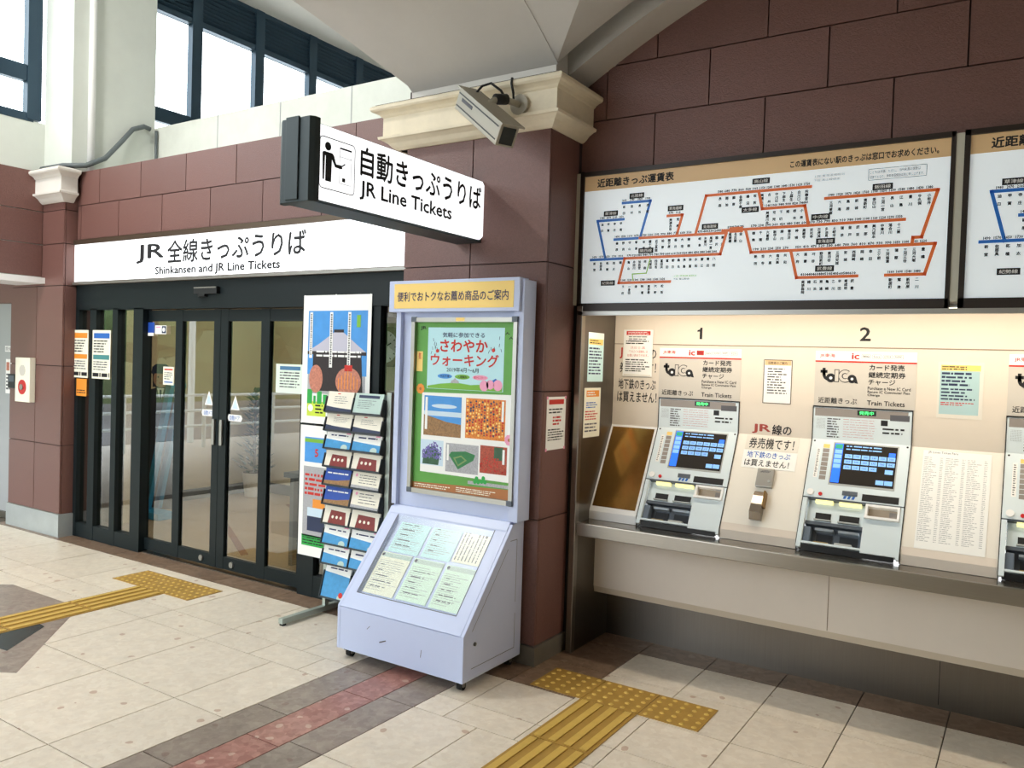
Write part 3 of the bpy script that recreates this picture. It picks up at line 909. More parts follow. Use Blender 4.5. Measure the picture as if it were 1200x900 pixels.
# ---- conduit cable on the left column
q = MB(); q.tube([(-7.35, 3.72, 3.205), (-7.05, 3.74, 3.21), (-6.94, 3.88, 3.23), (-6.94, 4.05, 3.33), (-6.97, 4.20, 3.50), (-6.985, 4.33, 3.66), (-6.985, 4.44, 3.715), (-6.985, 4.50, 3.705)], 0.022, 8)
c_ = q.build('conduit', mat('conduit_grey', (96, 104, 106), 0.5), smooth=True)
tag(c_, 'grey flexible conduit climbing across the pale column', 'conduit')
q = MB(); q.tube([(-6.96, 4.548, 3.70), (-6.96, 4.548, 3.15)], 0.014, 8)
c_ = q.build('conduit', 'conduit_grey', smooth=True); tag(c_, 'thin grey straight conduit running down beside the column', 'conduit')

# ================================================================== FARE BOARDS
WEST = ['共和', '大府', '逢妻', '刈谷', '安城', '岡崎']
ROUTES = [  # name, colour, polyline, width
    ('route_blue', [(-1.948, 2.55), (-1.785, 2.55), (-1.839, 2.352)]),
    ('route_blue', [(-1.991, 2.352), (-1.839, 2.352)]),
    ('route_blue', [(-1.941, 2.461), (-2.1, 2.461), (-2.043, 2.245)]),
    ('route_blue', [(-2.134, 2.245), (-1.926, 2.245)]),
    ('route_orange', [(-1.839, 2.352), (-1.36, 2.352)]),
    ('route_orange', [(-1.683, 2.461), (-1.601, 2.461), (-1.629, 2.352)]),
    ('route_orange', [(-1.525, 2.354), (-1.475, 2.551), (-0.953, 2.551)]),
    ('route_orange', [(-1.36, 2.352), (-1.388, 2.245), (-1.926, 2.245), (-1.957, 2.111), (-1.657, 2.111)]),
    ('route_green', [(-1.774, 2.24), (-1.794, 2.160), (-1.876, 2.158), (-1.872, 2.124)]),
    ('route_orange', [(-1.203, 2.551), (-1.182, 2.461), (-0.976, 2.461), (-0.955, 2.364)]),
    ('route_orange', [(-1.38, 2.364), (-0.533, 2.364)]),
    ('route_orange', [(-0.881, 2.488), (-0.401, 2.488), (-0.459, 2.280), (-0.494, 2.280), (-0.497, 2.248)]),
    ('route_orange', [(-1.262, 2.362), (-1.23, 2.246), (-0.403, 2.248), (-0.44, 2.112), (-0.601, 2.112)]),
    ('route_orange', [(-1.034, 2.244), (-1.002, 2.112), (-0.726, 2.112)]),
]
LINE_NAMES = [('北陸線', -1.91, 2.570), ('草津線', -2.063, 2.484), ('東海道線', -1.684, 2.485), ('東海道線', -1.492, 2.376), ('関西線', -1.845, 2.268),
              ('紀勢線', -2.067, 2.098), ('高山線', -1.237, 2.586), ('太多線', -1.286, 2.447), ('中央線', -0.944, 2.387), ('飯田線', -0.674, 2.508),
              ('東海道線', -0.917, 2.269), ('武豊線', -0.916, 2.138)]
STOPS = [  # x0, x1, z of the line, first fare, fare step, station names
    (-1.94, -1.80, 2.55, 1660, 80, ['坂田', '田村', '長浜', '虎姫']),
    (-1.975, -1.86, 2.352, 1490, 60, ['篠原', '野洲', '守山', '草津']),
    (-2.07, -1.955, 2.461, 1980, 90, ['油日', '甲賀', '寺庄', '甲南']),
    (-2.11, -1.95, 2.245, 1490, 80, ['新堂', '佐那具', '柘植', '加太', '関']),
    (-1.815, -1.56, 2.352, 1320, -110, ['米原', '醒ケ井', '近江長岡', '柏原', '関ケ原', '垂井', '大垣', '穂積']),
    (-1.50, -1.38, 2.352, 470, -70, ['岐阜', '木曽川', '尾張一宮', '稲沢', '清洲']),
    (-1.665, -1.625, 2.461, 970, -60, ['美濃赤坂', '荒尾']),
    (-1.40, -0.97, 2.551, 580, 95, ['長森', '那加', '蘇原', '各務ケ原', '鵜沼', '坂祝', '美濃太田', '古井', '中川辺', '下麻生', '上麻生', '白川口', '飛騨金山']),
    (-1.155, -0.99, 2.461, 1140, -80, ['美濃川合', '可児', '下切', '姫', '根本', '小泉']),
    (-1.34, -1.285, 2.364, 170, 0, ['尾頭橋', '名古屋', '金山']),
    (-1.22, -0.555, 2.364, 170, 62, ['鶴舞', '千種', '大曽根', '新守山', '勝川', '春日井', '神領', '高蔵寺', '定光寺', '古虎渓', '多治見', '土岐市', '瑞浪', '釜戸', '武並', '恵那', '美乃坂本', '中津川', '落合川', '十二兼']),
    (-0.855, -0.435, 2.488, 1980, -55, ['三河東郷', '大海', '鳥居', '新城', '東新町', '茶臼山', '三河一宮', '長山', '江島', '豊川', '牛久保', '小坂井']),
    (-1.90, -1.42, 2.245, 970, -45, ['亀山', '井田川', '加佐登', '河曲', '河原田', '四日市', '富田浜', '富田', '朝日', '桑名', '長島', '弥富', '永和', '蟹江', '春田', '八田']),
    (-1.93, -1.70, 2.111, 1140, 80, ['下庄', '一身田', '津', '阿漕', '高茶屋', '六軒', '松阪']),
    (-1.205, -1.06, 2.246, 190, 20, ['熱田', '笠寺', '大高', '南大高', '共和']),
    (-1.00, -0.45, 2.247, 350, 58, ['大府', '逢妻', '刈谷', '野田新町', '東刈谷', '三河安城', '安城', '西岡崎', '岡崎', '幸田', '三ケ根', '三河塩津', '蒲郡', '三河三谷', '三河大塚', '豊橋']),
    (-0.97, -0.745, 2.112, 410, 25, ['尾張森岡', '緒川', '石浜', '東浦', '亀崎', '乙川', '半田', '東成岩', '武豊']),
    (-0.58, -0.47, 2.112, 1660, -60, ['新居町', '鷲津', '新所原', '二川']),
]
def fare_board(dx, label):
    t = thing('fare_board', label, 'fare board', (-1.27 + dx, 4.118, 1.99), 'fare boards above the ticket machines')
    F = FY(4.088)
    F.o = Vector((dx, 4.088, 0))
    fr = MB(F)
    fr.box(-2.21, -0.34, 2.714, 2.738, -0.031, 0.014); fr.box(-2.21, -0.34, 1.955, 2.0, -0.031, 0.014)
    fr.box(-2.21, -2.187, 1.955, 2.738, -0.031, 0.014); fr.box(-0.355, -0.336, 1.955, 2.738, -0.031, 0.014)
    fr.build('frame', 'fare_frame', t)
    MB(F).box(-2.187, -0.355, 2.0, 2.714, -0.031, 0.0).build('panel', 'fare_panel', t)
    patch(t, 'header_band', 'fare_tan', F, -2.187, -0.355, 2.631, 2.714, 0.0008)
    letters(t, 'ink', F, [('近距離きっぷ運賃表', -2.108, -1.657, 2.648, 2.694, 0.03)], c=0.0018)
    letters(t, 'ink', F, [('この運賃表にない駅のきっぷは窓口でお求めください。', -1.053, -0.404, 2.650, 2.684, 0.028)], c=0.0018)
    bx = MB(F); rring(bx, -0.694, -0.449, 2.555, 2.608, 0.004, 0.002, 0.0012); bx.build('note_box', 'ink_grey', t, recalc=False)
    letters(t, 'ink_grey', F, [('こどもは半額。ただし、10円未満の端数は', -0.688, -0.475, 2.585, 2.600)])
    letters(t, 'ink_grey', F, [('切捨てとなり、伊勢鉄道経由は別に申し上げます。', -0.688, -0.46, 2.562, 2.577)])
    for k, (m, P) in enumerate(ROUTES):
        mb = MB(F); w = 0.0065 if m == 'route_green' else 0.0145
        for (p, q) in zip(P, P[1:]):
            d = Vector((q[0] - p[0], q[1] - p[1])).normalized() * (w / 2)
            mb.line(p[0] - d.x, p[1] - d.y, q[0] + d.x, q[1] + d.y, w, 0.0009 + 0.00003 * k)
        o = mb.build('route_line', m, t, recalc=False)
    patch(t, 'junction_block', 'route_orange', F, -1.345, -1.275, 2.350, 2.379, 0.0015)
    for (nm, a, b) in LINE_NAMES:
        p = patch(t, 'line_plate', 'ink', F, a, a + 0.087, b, b + 0.029, 0.001)
        put(MB(F), nm, a + .009, a + .078, b + .006, b + .023, 0.0018, 0.01).build('lettering', 'white', p, recalc=False)
    num = MB(F); names = MB(F)
    for (x0, x1, z, f0, st, S) in STOPS:
        n = len(S)
        for k, nm in enumerate(S):
            x = x0 + (x1 - x0) * (k / max(n - 1, 1))
            put(num, str(int(round((f0 + st * k) / 10.0) * 10)), x - .0135, x + .0135, z + .009, z + .021, 0.001, 0.04, res=1)
            sz = 0.0165; full = 0.052
            pitch = 0.0165 if len(nm) > 2 else 0.034
            vput(names, nm, x, z - 0.014, sz, pitch, 0.001, 0.04)
    num.build('fare_figures', 'ink', t, recalc=False)['kind'] = 'stuff'
    names.build('station_names', 'ink', t, recalc=False)['kind'] = 'stuff'
    letters(t, 'ink_light', F, [('上段 東海道線経由', -0.94, -0.80, 2.592, 2.604), ('下段 高山線経由', -0.94, -0.82, 2.572, 2.584)])
    letters(t, 'route_green', F, [('上段 伊勢鉄道経由', -1.64, -1.51, 2.134, 2.145)])
    letters(t, 'ink_grey', F, [('下段 亀山経由', -1.64, -1.55, 2.118, 2.129)])
    return t
fare_board(0.0, 'long fare map board with whole route map, directly right of the pillar')
fare_board(1.907, 'second fare map board, cut off by the right edge of the picture')
t = MB().box(-0.336, -0.300, 4.078, 4.118, 1.985, 2.728).build('trim_6', 'fare_strip'); t['kind'] = 'structure'
t = MB().box(-2.236, -2.212, 4.078, 4.118, 1.99, 2.735).build('trim_7', 'fare_strip'); t['kind'] = 'structure'
t = MB().box(-2.20, 3.1, 4.072, 4.11, 1.932, 1.955).build('trim_8', 'alu'); t['kind'] = 'structure'
# tube lamp behind the trim, inside the recess
t = thing('tube_lamp', 'fluorescent tube lamp hidden under the fare boards', 'lamp', (0.4, 4.2, 1.93))
MB().box(-2.15, 3.05, 4.114, 4.16, 1.962, 1.974).build('batten', 'white', t)
for k in range(4):
    q = MB(Frame((-2.1 + k * 1.28, 4.135, 1.950), (0, 1, 0), (0, 0, 1))); q.cyl(0, 0, 0.010, 0.0, 1.2, 10); q.build('tube', 'lamp_tube', t)
area('recess_light', (0.4, 4.15, 1.945), 5.0, 0.03, 17, (1.0, 0.87, 0.70), (math.radians(22), 0, 0), t)

# ================================================================== TICKET COUNTER
t = thing('ticket_counter', 'long stainless steel counter shelf below the ticket machines', 'counter', (0.5, 4.2, 0.675))
MB().box(-2.168, 3.1, 4.10, 4.335, 0.735, 0.75).build('top', 'counter_steel', t)
MB().box(-2.168, 3.1, 4.085, 4.112, 0.678, 0.752).build('front_edge', 'steel', t, bevel=0.004)
MB().box(-2.168, 3.1, 4.112, 4.335, 0.672, 0.682).build('underside', 'steel_dark', t)

# sloped cream panels between the machines
def slope_panel(name, label, x0, x1, m='recess_slope', c=0.0):
    prof = [(4.51, 1.296), (4.245, 0.80), (4.245, 0.752), (4.335, 0.752), (4.51, 0.90)]
    mb = MB(Frame((0, 0, 0), (0, 1, 0), (0, 0, 1))); mb.prism(prof, x0, x1)
    o = mb.build(name, m); tag(o, label, kind='structure'); return o
sp1 = slope_panel('wall_slope_1', 'sloped cream panel between the first two ticket machines', -1.386, -0.989)
sp2 = slope_panel('wall_slope_2', 'sloped cream panel right of the second ticket machine', -0.508, -0.107)
sp3 = slope_panel('wall_slope_3', 'sloped cream panel right of the third ticket machine', 0.374, 3.1)
for sp, a, b in ((sp1, -1.384, -0.993), (sp2, -0.503, -0.113)):
    patch(sp, 'lower_band', 'recess_lower', FY(4.2445), a, b, 0.752, 0.80, 0.0008)
    MB(SLOPE).rect(a, b, 0.0, 0.04, 0.0008).build('lower_band', 'recess_lower', sp, recalc=False)
# bronze glazed panel at the left end
t = thing('sloped_window', 'sloping amber tinted window in white frame beside steel cheek', 'window', (-2.02, 4.3, 0.752))
prof = [(4.51, 1.296), (4.245, 0.80), (4.245, 0.752), (4.335, 0.752), (4.51, 0.90)]
mb = MB(Frame((0, 0, 0), (0, 1, 0), (0, 0, 1))); mb.prism(prof, -2.17, -1.872); mb.build('frame', 'white', t)
MB(SLOPE).box(-2.158, -1.886, 0.032, 0.548, -0.01, 0.001).build('pane', 'bronze_glass', t)

# ================================================================== TICKET MACHINES
def ticket_machine(x0, label):
    W = 0.483
    t = thing('ticket_machine', label, 'ticket machine', (x0 + W / 2, 4.3, 0.752), 'ticket machines in a row')
    S = Frame(SLOPE(x0, 0), (1, 0, 0), (0, 0.265, 0.495))
    V = Frame((x0, 4.51, 0), (1, 0, 0), (0, 0, 1))
    LN = 0.561
    # black surround
    mb = MB(Frame((0, 0, 0), (0, 1, 0), (0, 0, 1)))
    mb.prism([(4.503, 1.30), (4.240, 0.80), (4.240, 0.7525), (4.50, 0.7525), (4.52, 0.9), (4.52, 1.475), (4.503, 1.475)], x0, x0 + 0.004)
    mb.build('gasket', 'black', t)
    mb = MB(Frame((0, 0, 0), (0, 1, 0), (0, 0, 1)))
    mb.prism([(4.503, 1.30), (4.240, 0.80), (4.240, 0.7525), (4.50, 0.7525), (4.52, 0.9), (4.52, 1.475), (4.503, 1.475)], x0 + W - 0.004, x0 + W)
    mb.build('gasket', 'black', t)
    MB(V).box(0, W, 1.470, 1.476, -0.01, 0.008).build('top_gasket', 'black', t)
    # upright header
    h = MB(V).box(0.004, W - .004, 1.298, 1.470, -0.02, 0.004).build('header', 'machine', t)
    b = patch(h, 'band', 'machine_band', V, 0.012, W - .022, 1.424, 1.466, 0.0046)
    patch(h, 'led_display', 'led_off', V, 0.222, 0.312, 1.437, 1.463, 0.0052)
    letters(h, 'led_green', V, [('発売中', 0.232, 0.300, 1.441, 1.459, 0.01)], c=0.0058)
    patch(h, 'button', 'black', V, 0.336, 0.368, 1.390, 1.418, 0.0052)
    patch(h, 'name_plate', 'ink_grey', V, 0.378, 0.468, 1.418, 1.448, 0.0052)
    fine(h, 'ink_grey', V, 0.075, 0.145, 1.31, 1.418, 8, 3, 0.005)
    fine(h, 'ink_red', V, 0.155, 0.315, 1.315, 1.418, 8, 5, 0.005, 0.12, 0.1)
    fine(h, 'ink', V, 0.345, 0.455, 1.345, 1.385, 2, 8, 0.005)
    g = MB(V)
    for i in range(9):
        for j in range(9): g.disc(0.022 + i * .0052, 1.36 + j * .0062, 0.0012, 0.005, 6)
    g.build('speaker_holes', 'ink_grey', h, recalc=False)['kind'] = 'stuff'
    # sloped upper plate with the screen
    up = MB(S).box(0.004, W - .004, 0.237, LN + .004, -0.03, 0.006).build('upper_plate', 'machine', t)
    for (a, b_) in ((0.018, 0.552), (W - .018, 0.552)):
        MB(S).disc(a, b_, 0.005, 0.0068, 10).build('screw', 'ink', up, recalc=False)
    bez = MB(S).box(0.116, 0.428, 0.312, 0.552, 0.0, 0.0075).build('bezel', 'machine_grey', up)
    sc = MB(S).box(0.122, 0.422, 0.322, 0.545, 0.0, 0.0085).build('screen', 'screen', up)
    # screen layout
    patch(sc, 'side_menu', 'screen_blue', S, 0.124, 0.165, 0.326, 0.545, 0.0088)
    patch(sc, 'menu_button', 'screen_green', S, 0.127, 0.162, 0.515, 0.54, 0.0092)
    for k in range(4):
        patch(sc, 'menu_button', 'screen_button', S, 0.127, 0.162, 0.488 - k * 0.027, 0.51 - k * 0.027, 0.0092)
    fine(sc, 'screen_button', S, 0.18, 0.36, 0.508, 0.542, 2, 4, 0.009, 0.4, 0.3)
    patch(sc, 'menu_button', 'screen_blue', S, 0.385, 0.415, 0.488, 0.512, 0.0092)
    for r in range(3):
        for k in range(6 if r < 2 else 4):
            a = 0.178 + k * 0.0405; bb_ = 0.466 - r * 0.031
            p = patch(sc, 'fare_button', 'screen_button', S, a, a + .036, bb_, bb_ + .022, 0.0092)
            put(MB(S), str([170, 190, 200, 240, 320, 330, 410, 500, 580, 670, 760, 840, 970, 1140, 1320, 1490][r * 6 + k]), a + .008, a + .028, bb_ + .006, bb_ + .016, 0.0096, 0.0).build('lettering', 'navy', p, recalc=False)
    for (a, b_) in ((0.375, 0.395), (0.338, 0.335), (0.378, 0.335)):
        patch(sc, 'fare_button', 'screen_button', S, a, a + .037, b_, b_ + .024, 0.0092)
    # number buttons and slip at the left
    for k in range(8):
        patch(up, 'count_button', 'yellow_panel' if k == 0 else 'machine_band', S, 0.066, 0.098, 0.515 - k * 0.0255, 0.537 - k * 0.0255, 0.0068)
    patch(up, 'slip', 'paper', S, 0.036, 0.055, 0.345, 0.515, 0.0066)
    fine(up, 'ink_grey', S, 0.040, 0.051, 0.35, 0.51, 14, 9, 0.007)
    k_ = MB(S); k_.cyl(0.036, 0.262, 0.017, 0.006, 0.014, 18); k_.build('coin_knob', 'white', up)
    k_ = MB(S); k_.cyl(0.086, 0.256, 0.0095, 0.006, 0.012, 14); k_.build('red_button', 'red_button', up)
    MB(S).box(0.190, 0.262, 0.262, 0.285, 0.004, 0.010).build('braille_shelf', 'machine_dark', up)
    for k in range(3):
        shape(up, 'key', 'ink_blue', S, [(0.196 + k * .02, 0.243), (0.208 + k * .02, 0.243), (0.214 + k * .02, 0.260), (0.202 + k * .02, 0.260)], 0.007)
    MB(S).box(0.285, 0.453, 0.243, 0.279, 0.003, 0.008).build('card_slot', 'black', up)
    # lower section: recess at the left, cover at the right
    MB(S).box(0.004, W - .004, 0.230, 0.237, -0.03, 0.002).build('seam', 'machine_dark', t)
    MB(S).box(0.004, 0.026, -0.035, 0.230, -0.02, 0.006).build('lower_frame', 'machine', t)
    MB(S).box(0.466, W - .004, -0.035, 0.230, -0.02, 0.006).build('lower_frame', 'machine', t)
    MB(S).box(0.026, 0.305, -0.012, -0.002, -0.072, 0.006).build('lower_lip', 'machine', t)
    back = MB(S).box(0.026, 0.305, -0.01, 0.230, -0.085, -0.075).build('recess_back', 'machine_grey', t)
    fascia = MB(S).box(0.026, 0.305, 0.115, 0.230, -0.074, -0.030).build('note_fascia', 'machine', t)
    for (a0, a1) in ((0.065, 0.150), (0.180, 0.285)):
        MB(S).box(a0, a1, 0.214, 0.229, -0.032, -0.006).build('slot_lamp', 'slot_light', fascia)
        MB(S).box(a0 + .006, a1 - .004, 0.128, 0.165, -0.034, -0.026).build('note_slot', 'black', fascia)
        MB(S).box(a0 + .002, a1, 0.122, 0.128, -0.034, -0.012).build('slot_lip', 'machine_grey', fascia)
    MB(S).box(0.026, 0.305, 0.0, 0.098, -0.074, -0.060).build('tray_back', 'machine_dark', t)
    MB(S).box(0.026, 0.305, 0.098, 0.115, -0.074, -0.020).build('tray_hood', 'machine_dark', t)
    MB(S).box(0.026, 0.062, 0.0, 0.082, -0.062, -0.010).build('coin_cup', mat('cup_grey', (104, 116, 130), 0.35), t, bevel=0.006)
    for (a0, a1) in ((0.078, 0.168), (0.190, 0.288)):
        MB(S).box(a0, a1, 0.070, 0.083, -0.06, -0.022).build('tray_handle', mat('handle_grey', (150, 160, 170), 0.3, 0.3), t, bevel=0.003)
        MB(S).box(a0 + .006, a1 - .006, 0.008, 0.062, -0.0605, -0.055).build('tray_mouth', 'mouth_dark', t)
    MB(S).box(0.180, 0.262, -0.002, 0.016, -0.058, -0.016).build('change_tray', 'machine_grey', t, bevel=0.003)
    MB(S).box(0.082, 0.150, -0.002, 0.010, -0.058, -0.016).build('coin_mat', mat('coin_tray', (150, 130, 80), 0.5), t)
    cv = MB(S); cv.box(0.305, 0.466, -0.022, 0.160, -0.035, 0.004)
    cv.build('cover', 'machine', t)
    tr = MB(S)
    tr.box(0.307, 0.464, 0.152, 0.164, -0.03, 0.022); tr.box(0.307, 0.318, 0.164, 0.226, -0.03, 0.012); tr.box(0.453, 0.464, 0.164, 0.226, -0.03, 0.012)
    tr.box(0.307, 0.464, 0.218, 0.230, -0.03, 0.008)
    tr.build('ticket_tray', 'white', t)
    MB(S).box(0.318, 0.453, 0.164, 0.218, -0.04, -0.026).build('tray_bottom', mat('tray_tan', (186, 170, 150), 0.4), t)
    MB(S).box(0.415, 0.445, 0.172, 0.206, -0.026, -0.018).build('ticket_mouth', 'machine_band', t)
    kf = Frame((x0, 4.240, 0), (1, 0, 0), (0, 0, 1))
    MB(kf).box(0.016, W - .028, 0.753, 0.782, -0.03, 0.001).build('toe_strip', 'black', t)
    return t
ticket_machine(-1.868, 'ticket machine under number 1, beside the amber window')
ticket_machine(-0.990, 'ticket machine under number 2, between the two sloped cream panels')
ticket_machine(-0.108, 'ticket machine cut off by the right edge of the picture')

# header plates over the machines
def head_plate(x0, ic, label):
    t = thing('machine_header_plate', label, 'sign', (x0 + .245, 4.508, 1.477), 'printed plates above the ticket machines')
    F = Frame((x0, 4.5085, 0), (1, 0, 0), (0, 0, 1)); W = 0.488
    MB(F).box(0, W, 1.478, 1.768, -0.0015, 0.0).build('plate', 'plate_grey', t)
    patch(t, 'white_band', 'white', F, 0, W, 1.718, 1.768, 0.0005)
    patch(t, 'red_line', 'ink_red', F, 0, W, 1.709, 1.717, 0.0008)
    letters(t, 'ink_red', F, [('JR東海', 0.022, 0.098, 1.732, 1.754, 0.012)], c=0.001)
    letters(t, 'ink_red', F, [('ic', 0.182, 0.216, 1.728, 1.758, 0.03)], c=0.001)
    x = 0.228
    for k in range(5 if ic else 4):
        rr = ic and k == 0
        w_ = 0.044 if not ic else 0.042
        if rr: patch(t, 'card_mark', 'ink_red', F, x, x + w_, 1.730, 1.757, 0.001)
        q = MB(F); rring(q, x, x + w_, 1.732, 1.753, 0.003, 0.0012, 0.0012); q.build('card_mark', 'ink_grey', t, recalc=False)
        put(MB(F), ['manaca', 'Suica', 'ICOCA', 'PASMO', 'SUGOCA'][k], x + .006, x + w_ - .006, 1.738, 1.748, 0.0014).build('lettering', 'ink', t, recalc=False)
        x += w_ + 0.007
    # card logo: black t o, outlined I C, black a
    bl = MB(F)
    bl.rect(0.028, 0.063, 1.652, 1.667, 0.001); bl.rect(0.038, 0.053, 1.640, 1.678, 0.001)
    bl.poly([(0.038, 1.652), (0.053, 1.652), (0.056, 1.635), (0.068, 1.622), (0.060, 1.612), (0.046, 1.622), (0.039, 1.636)], 0.001)
    bl.build('logo_letter', 'ink', t, recalc=False)
    def ring(a, b, r, r2):
        q = MB(F); i = 0; n = 24
        for k in range(n):
            w_ = 2 * math.pi * k / n
            q.p(a + r * math.cos(w_), b + r * math.sin(w_), 0.0012); q.p(a + r2 * math.cos(w_), b + r2 * math.sin(w_), 0.0012)
        for k in range(n):
            j = (k + 1) % n; q.f.append((2 * k, 2 * j, 2 * j + 1, 2 * k + 1))
        return q
    q = ring(0.081, 1.626, 0.024, 0.008); q.build('logo_letter', 'ink', t, recalc=False)
    MB(F).disc(0.081, 1.626, 0.008, 0.0013, 14).build('logo_dot', 'white', t, recalc=False)
    MB(F).rect(0.098, 0.122, 1.605, 1.672, 0.0013).build('logo_letter', 'ink', t, recalc=False)
    MB(F).rect(0.1015, 0.1185, 1.6085, 1.6685, 0.0016).build('logo_letter', 'plate_grey', t, recalc=False)
    def cshape(a, b, ro, ri, c, m):
        P = []; n = 18
        for k in range(n + 1):
            w_ = math.radians(50 + 260 * k / n); P.append((a + ro * math.cos(w_), b + ro * math.sin(w_)))
        for k in range(n + 1):
            w_ = math.radians(310 - 260 * k / n); P.append((a + ri * math.cos(w_), b + ri * math.sin(w_)))
        q = MB(F); i = len(q.v); n1 = n + 1
        for p in P: q.p(p[0], p[1], c)
        for k in range(n): q.f.append((k, k + 1, 2 * n1 - 2 - k, 2 * n1 - 1 - k))
        q.build('logo_letter', m, t, recalc=False)
    cshape(0.152, 1.638, 0.034, 0.012, 0.0014, 'ink'); cshape(0.1512, 1.638, 0.0302, 0.0158, 0.0017, 'plate_grey')
    q = ring(0.186, 1.624, 0.022, 0.007); q.build('logo_letter', 'ink', t, recalc=False)
    MB(F).disc(0.186, 1.624, 0.007, 0.0016, 14).build('logo_dot', 'white', t, recalc=False)
    MB(F).poly([(0.196, 1.640), (0.206, 1.632), (0.216, 1.600), (0.200, 1.603)], 0.0013).build('logo_tail', 'ink', t, recalc=False)
    letters(t, 'ink', F, [('カード発売', 0.268, 0.432, 1.672, 1.702, 0.02), ('継続定期券', 0.266, 0.438, 1.634, 1.664, 0.02), ('チャージ', 0.266, 0.392, 1.597, 1.625, 0.02),
                          ('Purchase a New IC Card', 0.264, 0.464, 1.572, 1.588, 0.012), ('Renew IC Commuter Pass', 0.264, 0.462, 1.555, 1.568, 0.012), ('Charge', 0.264, 0.322, 1.536, 1.551, 0.012),
                          ('近距離きっぷ', 0.022, 0.214, 1.492, 1.523, 0.01), ('Train Tickets', 0.264, 0.440, 1.492, 1.516, 0.012)], c=0.001)
    return t
head_plate(-1.874, True, 'printed card plate with a red filled mark, above the first machine')
head_plate(-0.988, False, 'printed card plate above the middle ticket machine')
head_plate(-0.108, False, 'printed card and ticket plate at the right edge of the picture')
o = MB(FY(4.5095)).poly([(-1.634, 1.822), (-1.618, 1.822), (-1.618, 1.888), (-1.630, 1.888), (-1.634, 1.878), (-1.648, 1.874), (-1.648, 1.864), (-1.634, 1.866)], 0.0).build('number_decal', 'ink', recalc=False)
tag(o, 'black numeral one above the machine beside the amber window', 'number')
o = put(MB(FY(4.5095)), '2', -0.772, -0.722, 1.824, 1.892, 0.0, 0.02).build('number_decal', 'ink', recalc=False)
tag(o, 'black numeral two above the middle ticket machine', 'number')

# ================================================================== NOTICES IN THE RECESS
def notice(label, fr, a0, a1, b0, b1, m='paper', group=None, name='notice', cat='notice'):
    t = thing(name, label, cat, fr((a0 + a1) / 2, b0, 0), group)
    MB(fr).box(a0, a1, b0, b1, 0.0002, 0.0012).build('sheet', m, t)
    return t
F = FY(4.5095)
# subway lettering on the wall, partly covered by the red-topped notice
t = thing('wall_decal', 'large black notice lettering on the panel beside machine number 1', 'decal', (-2.01, 4.509, 1.43))
letters(t, 'ink', F, [('地下鉄のきっぷ', -2.135, -1.893, 1.515, 1.578, 0.01), ('は買えません！', -2.14, -1.885, 1.437, 1.499, 0.01), ('券売機です！', -2.13, -1.895, 1.615, 1.68, 0.01)])
letters(t, 'ink_red', F, [('JR', -2.132, -2.07, 1.70, 1.765, 0.02)])
letters(t, 'ink', F, [('線の', -2.0, -1.895, 1.70, 1.765, 0.01)])
F2 = FY(4.504)
t = notice('laminated notice with red heading beside machine plate 1', F2, -2.108, -1.918, 1.594, 1.874)
patch(t, 'heading', 'ink_red', F2, -2.09, -1.935, 1.842, 1.866, 0.0016)
fine(t, 'white', F2, -2.08, -1.94, 1.845, 1.863, 2, 2, 0.002, 0.4, 0.1)
fine(t, 'ink_grey', F2, -2.075, -1.94, 1.80, 1.838, 3, 3, 0.0016)
fine(t, 'ink', F2, -2.092, -1.932, 1.785, 1.812, 2, 4, 0.0016)
letters(t, 'ink_red', F2, [('３月３日（土）以降、', -2.06, -1.965, 1.758, 1.775), ('「ＴＯＩＣＡ定期券」は', -2.07, -1.95, 1.735, 1.751), ('お買い求めできます。', -2.08, -1.945, 1.712, 1.728)], c=0.0016)
fine(t, 'ink', F2, -2.092, -1.932, 1.62, 1.70, 6, 5, 0.0016)
patch(t, 'glossy_edge', 'tape', F2, -2.10, -1.925, 1.597, 1.606, 0.0016)
FC = FX(-2.171)
t = notice('pale blue notice with yellow heading on the steel cheek', FC, 4.162, 4.36, 1.556, 1.843, 'paper_cyan')
patch(t, 'margin', 'paper', FC, 4.163, 4.359, 1.806, 1.842, 0.0014)
patch(t, 'heading', 'yellow_panel', FC, 4.17, 4.35, 1.772, 1.806, 0.0016)
fine(t, 'ink', FC, 4.18, 4.34, 1.776, 1.803, 2, 2, 0.002); fine(t, 'ink_navy', FC, 4.175, 4.345, 1.595, 1.76, 9, 5, 0.0016)
t = notice('cream notice with orange heading low on the steel cheek', FC, 4.133, 4.34, 1.232, 1.52, 'paper_cream')
patch(t, 'heading', 'orange', FC, 4.16, 4.32, 1.468, 1.505, 0.0016)
fine(t, 'white', FC, 4.17, 4.31, 1.473, 1.50, 2, 2, 0.002); fine(t, 'ink_blue', FC, 4.16, 4.31, 1.40, 1.44, 3, 5, 0.0016); fine(t, 'ink_red', FC, 4.15, 4.32, 1.33, 1.39, 4, 6, 0.0016); fine(t, 'ink_grey', FC, 4.15, 4.32, 1.26, 1.32, 3, 7, 0.0016)
t = notice('white framed notice with tan heading between the two machine plates', F, -1.258, -1.109, 1.476, 1.713)
q = MB(F); rring(q, -1.260, -1.107, 1.474, 1.715, 0.003, 0.004, 0.0016); q.build('border', 'bronze_frame', t, recalc=False)
patch(t, 'heading', 'fare_tan', F, -1.254, -1.113, 1.684, 1.711, 0.0015)
letters(t, 'ink', F, [('回数券のご案内', -1.235, -1.135, 1.689, 1.704, 0.01)], c=0.002)
fine(t, 'ink_grey', F, -1.238, -1.13, 1.525, 1.672, 10, 11, 0.0015)
t = notice('light blue laminated notice with yellow heading right of plate 2', F, -0.405, -0.208, 1.448, 1.725, 'tape')
patch(t, 'print_area', 'paper_blue' if 'paper_blue' in MATS else mat('paper_blue', (176, 206, 208), 0.5), F, -0.395, -0.225, 1.468, 1.692, 0.0015)
